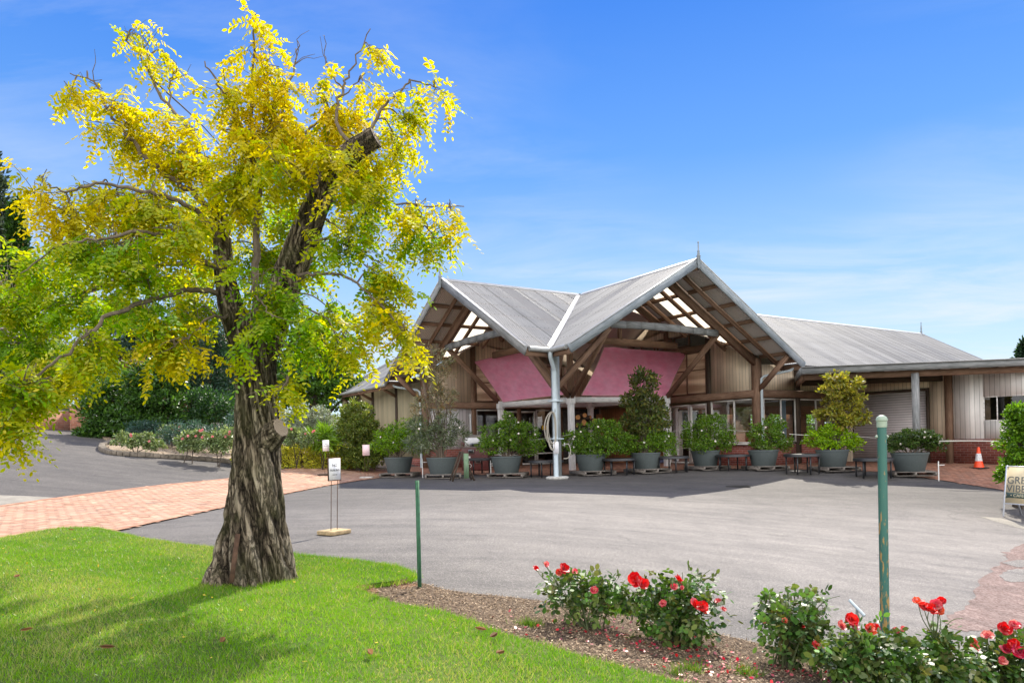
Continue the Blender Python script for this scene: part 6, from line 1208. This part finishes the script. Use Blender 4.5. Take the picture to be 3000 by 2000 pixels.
# low clipped hedge
def hedge(name, label, pts, h, wd, n, L, cols):
    P0 = [onG(*p) for p in pts]; o = empty(name, P0[0], 0, label, 'hedge'); A = []; O = []
    sl_ = [np.linalg.norm(b[:2]-a[:2]) for a, b in zip(P0[:-1], P0[1:])]
    for (a, b), l in zip(zip(P0[:-1], P0[1:]), sl_):
        m = int(n*l/sum(sl_)); t_ = RNG.random(m); f = RNG.random(m); d = (b-a)/l; nn = np.array([-d[1], d[0], 0])
        top_ = f < .36; s_ = RNG.choice([-1, 1], m); w_ = np.where(top_, RNG.uniform(-1, 1, m), s_*(1-.25*RNG.random(m)**2)); hh = np.where(top_, 1-.2*RNG.random(m)**2, RNG.random(m))
        lump = 1+.06*np.sin(t_*l*5)+.05*np.sin(t_*l*13+1)
        p = a+(b-a)*t_[:, None]+nn*(w_*wd/2*lump)[:, None]; p[:, 2] = gz(p[:, 0], p[:, 1])+hh*h*lump+RNG.normal(0, .03, m); A.append(p); O.append(np.where(top_[:, None], [0, 0, 1.], nn*s_[:, None]))
    A, O = np.concatenate(A), np.concatenate(O); m = len(A); D = unit(O+RNG.normal(0, .8, (m, 3))); N = unit(O+RNG.normal(0, .6, (m, 3))+[0, 0, .4]); l = L*RNG.uniform(.6, 1.3, m)
    leaf_mesh('foliage', A-P0[0], D, N, l, l*.45, mixcol(m, cols, .3), LEAF_G, o)
    m_ = MB()
    for a, b in zip(P0[:-1], P0[1:]): m_.beam(a-P0[0]+[0, 0, h*.42], b-P0[0]+[0, 0, h*.42], wd*.2, h*.6)
    m_.build('twig_core', TWIGD, o); return o
hp = [G(*p)[:2] for p in ((668, 1362), (760, 1369), (860, 1372), (960, 1371), (1050, 1373))]; hp = [p+np.array([0, .45]) for p in hp]
hedge('box_hedge', 'low clipped yellow green hedge beside the brick path', hp, .72, .8, 17000, .085, ((.46, .48, .03), (.60, .56, .04), (.28, .34, .02), (.62, .56, .12)))
# pink roses of the raised bed
PK = ((.62, .14, .16), (.70, .24, .22), (.60, .30, .32)); 
for i, (px, Y, bl, n, wh, nf) in enumerate(((395, 24.6, [(370, 1290, 42, 24, 0), (420, 1288, 42, 26, 0), (455, 1302, 30, 18, 0)], 2600, 'leftmost pale pink rose bush in the kerbed bed', 3), (555, 24.2, [(540, 1295, 38, 32, 0), (580, 1290, 40, 34, 0)], 2600, 'middle salmon rose bush in the kerbed bed', 6), (640, 24.0, [(625, 1295, 38, 32, 0), (665, 1290, 40, 36, 0)], 2600, 'salmon rose bush touching the trunk in the kerbed bed', 6), (870, 25.5, [(850, 1280, 36, 28, 0), (890, 1285, 40, 28, 0)], 2600, 'pink rose bush right of the trunk above the low hedge', 6), (505, 27.2, [(500, 1268, 40, 22, 0)], 1200, 'lilac pink rose bush before the dark bushes', 4))):
    o = bush('pink_rose_bush', wh, 'rose bush', px, Y, bl, n, .085, .05, ((.13, .20, .08), (.20, .27, .12), (.28, .32, .15), (.09, .16, .05)), LEAF_ROSE, .02, 'pink rose bushes in the kerbed bed', clumps=26); B = np.array(o.location)
    for k in range(nf):
        x, y, rx, ry, dd = bl[k % len(bl)]; p = AT(x+RNG.uniform(-.9, .9)*rx, y-ry*RNG.uniform(.3, 1.1), Y-.3); petal_flower(p-B, .045, PK, (0, -1, .5), o, (0, 0, 0), rings=2)
# conifers and bare tree of the far left, small conifer far right
def conifer(name, label, px, Y, top_, rpx, n, cols, L=.25, slim=1.0):
    B = atY(px, Y); o = empty(name, B, 0, label, 'tree', None); ht = AT(px, top_, Y)[2]-B[2]; R = rpx*Y/F; A = []; O = []
    m = MB(); m.tube([(0, 0, -.2), (0, 0, ht*.5), (0, 0, ht*.97)], [R*.12+.08, R*.07+.05, .02], 8); m.build('trunk', TWIGD, o)
    for k in range(int(110*slim)):
        f = RNG.random()**.8; z = ht*(.05+.93*f); r = R*(1-f)**.75*RNG.uniform(.75, 1.12)+.06; a = RNG.uniform(0, 6.283); c = np.array([math.cos(a)*r*.62, math.sin(a)*r*.62, z]); q = ballpts(int(n/(110*slim)), .5)*np.array([r*.55, r*.55, ht*.045+.12]); A.append(c+q); O.append(np.tile(unit(np.array([math.cos(a), math.sin(a), .8])), (len(q), 1)))
    A, O = np.concatenate(A), np.concatenate(O); m_ = len(A); D = unit(O+RNG.normal(0, .55, (m_, 3))); N = unit(RNG.normal(0, 1, (m_, 3))); l = L*RNG.uniform(.6, 1.3, m_); leaf_mesh('crown', A, D, N, l, l*.28, mixcol(m_, cols, .3), LEAF_S, o); return o
conifer('conifer', 'tallest blue grey conifer cut by the left edge of the photo', -40, 46, 290, 160, 26000, ((.04, .065, .05), (.065, .09, .07), (.025, .045, .03)), .4)
conifer('cypress', 'bright green pointed cypress at the left edge', 62, 42, 580, 80, 15000, ((.03, .085, .012), (.05, .11, .016), (.018, .05, .012)), .3)
conifer('cypress', 'dark green bushy cypress lower at the left edge', -10, 39, 800, 110, 9000, ((.02, .055, .015), (.03, .075, .016)), .3)
conifer('conifer', 'small conifer tip above the awning at the right edge', 3003, 44, 1000, 62, 5000, ((.02, .05, .03), (.03, .07, .035)), .3)
def bare(label, px, Y, top_, n, leaves):
    B = atY(px, Y); o = empty('bare_tree', B, 0, label, 'tree'); ht = AT(px, top_, Y)[2]-B[2]; m = MB(); tips = []
    def grow(p, d, l, r, dep):
        q = [p]
        for s_ in range(4): d = unit(d+RNG.normal(0, .16, 3)+[0, 0, .05]); q.append(q[-1]+d*l/4)
        m.tube(np.array(q), np.linspace(r, r*.6, 5), 5, False)
        if dep == 0: tips.append(q[-1]); return
        for k in range(RNG.integers(2, 4)): grow(q[RNG.integers(2, 5)], unit(d+RNG.normal(0, .55, 3)), l*RNG.uniform(.6, .85), r*.58, dep-1)
    for k in range(n): grow(np.array([RNG.normal(0, .2), RNG.normal(0, .2), 0]), unit(np.array([RNG.normal(0, .3), RNG.normal(0, .3), 1])), ht*.36, .09, 4)
    m.build('branches', simple('grey_twig', (.20, .17, .14), .9, 0, .3, 10) if 'grey_twig' not in bpy.data.materials else bpy.data.materials['grey_twig'], o); tips = np.array(tips); k = RNG.integers(0, len(tips), leaves); P = tips[k]+RNG.normal(0, .18, (leaves, 3)); leaf_mesh('crown', P, RNG.normal(size=(leaves, 3)), RNG.normal(size=(leaves, 3)), .11, .05, mixcol(leaves, ((.10, .11, .03), (.16, .13, .05), (.20, .12, .05)), .3), LEAF_S, o, (0, 0, 0)); return o
bare('nearly bare slender tree left behind the golden crown', 120, 37, 470, 2, 700); bare('twiggy half bare shrub tree at the left edge', 40, 34, 690, 3, 900)
bush('hillside_shrub', 'dark shrub mass behind the retaining wall at the left edge', 'shrub', 60, 35, [(20, 1090, 110, 90, 0), (130, 1120, 90, 80, 0), (80, 1000, 100, 70, 1), (-60, 1150, 90, 80, 0)], 15000, .2, .08, DK+OLV[:1], LEAF_G, .05, clumps=50)
bush('hillside_shrub', 'dark shrub filling the gap left of the brick house', 'shrub', 330, 36, [(330, 1000, 80, 60, 0), (420, 1000, 60, 50, 0), (360, 930, 60, 40, 0)], 9000, .2, .07, BLU+DK[:1], LEAF_S, .05, clumps=40)
# orange brick retaining wall
rw = [(AT(-90, 1250, 27.0)[:2]), (AT(205, 1250, 29.2)[:2]), (AT(275, 1250, 29.6)[:2])]
o = empty('retaining_wall', onG(*rw[0]), 0, 'orange brick retaining wall along the driveway at the left', 'wall'); B = np.array(o.location); m = MB()
for (a, b), yt in zip(zip(rw[:-1], rw[1:]), (1204, 1184)):
    d = (b-a)/np.linalg.norm(b-a); nn = np.array([-d[1], d[0]]); zt = AT(*((205, yt) if yt == 1204 else (240, yt)), 29.2)[2]; za, zb_ = float(gz(*a))-.3, float(gz(*b))-.3
    m.prism([np.r_[a, za]-B, np.r_[b, zb_]-B, np.r_[b, zt]-B, np.r_[a, zt]-B], np.r_[nn*.22, 0], 'wall')
m.build('brickwork', BRICKW, o)
g_ = AT(258, 1172, 30.2); m = MB(); m.box((0, 0, 0), (.16, .16, .9)); q = m.build('pale_post', PIPE); q.location = (g_[0], g_[1], g_[2]); tag(q, 'pale green square post standing behind the retaining wall', 'post')
# orange brick house among the trees
hb_ = AT(430, 1060, 40); o = empty('brick_house', (hb_[0], hb_[1], float(gz(hb_[0], hb_[1]))), math.radians(-6), 'orange brick house with a tiled roof half hidden by the trees', 'house'); ze = hb_[2]-float(gz(hb_[0], hb_[1]))
m = MB(); m.box((0, 3, ze/2-.1), (8, 6, ze-.2+.4), mode='wall'); m.build('wall', BRICKW, o)
m = MB(); m.prism([(-4.6, -.7, ze-.1), (-4.6, 6.7, ze-.1), (-4.6, 3, ze+1.9)], (9.2, 0, 0)); m.build('roof', TILE, o); m = MB(); m.box((0, -.72, ze-.04), (9.2, .06, .22)); m.build('fascia', CREAM, o); m = MB(); m.box((0, -.66, ze-.28), (9.2, .03, .24)); m.build('eave_lining', WOODI, o)
for x in (-1.9, .75): m = MB(); m.box((x, -.02, ze-1.1), (1.3, .08, 1.2)); w_ = m.build('window', ALU, o); m = MB(); m.box((x, -.07, ze-1.1), (1.15, .02, 1.05)); m.build('pane', simple('curtained_glass', (.42, .44, .46), .2, 0, .3, 4) if 'curtained_glass' not in bpy.data.materials else bpy.data.materials['curtained_glass'], w_)
# glossy shrub at the right edge
bush('glossy_shrub', 'tall glossy sunlit shrub at the right edge behind the cafe board', 'shrub', 2985, 17.4, [(2985, 1245, 55, 50, 0), (2990, 1300, 60, 55, 0), (3000, 1370, 58, 55, .2), (2960, 1385, 40, 40, .1), (2985, 1210, 35, 28, 0), (3050, 1300, 60, 90, .2)], 16000, .085, .042, ((.09, .23, .012), (.16, .32, .014), (.045, .13, .012), (.22, .36, .02)), LEAF_G, .04, clumps=60, spread=.16)
# greenery seen through the far windows of the main room
for i, (u, v, r, c) in enumerate(((-9, -9.5, 1.6, LIME), (-13, -10.5, 1.9, DK[2:]+LIME), (-17.5, -11, 2., LIME), (-22, -12, 2., DK), (-26.5, -14, 2.2, LIME), (-11, -12, 2.4, DK[2:]+LIME), (-15.5, -13, 2.6, LIME), (-20, -13.5, 2.6, DK[1:]+LIME), (-31, -15, 2.6, LIME))):
    p = L2W(u, v); B = np.array([p[0], p[1], float(gz(p[0], p[1]))]); o = empty('courtyard_shrub', B, 0, ('yellow green', 'mixed green', 'bright lime', 'dark green', 'pale lime', 'bushy green', 'broad lime', 'deep green', 'farthest lime')[i]+' shrub seen through the windows beyond the main room', 'shrub', 'shrubs behind the pavilion'); leafcloud('foliage', [((0, 0, 1.1), (r, r, 1.3), 1)], 3500, .16, .08, c, LEAF_G, o, clumps=30); m = MB()
    for k in range(4): m.tube([(0, 0, -.1), tuple(RNG.normal(0, .4, 2))+(1.2,)], [.05, .02], 6)
    m.build('stems', TWIGD, o)
hedge('courtyard_hedge', 'long green hedge beyond the far windows of the main room', [L2W(-12, -11.5)[:2], L2W(-28, -12.5)[:2], L2W(-46, -14)[:2]], 2.7, 1.4, 14000, .22, LIME+DK[2:])
tot = sum(len(o.data.polygons) for o in bpy.data.objects if o.type == 'MESH'); print('polys', tot, 'objects', len(bpy.data.objects))
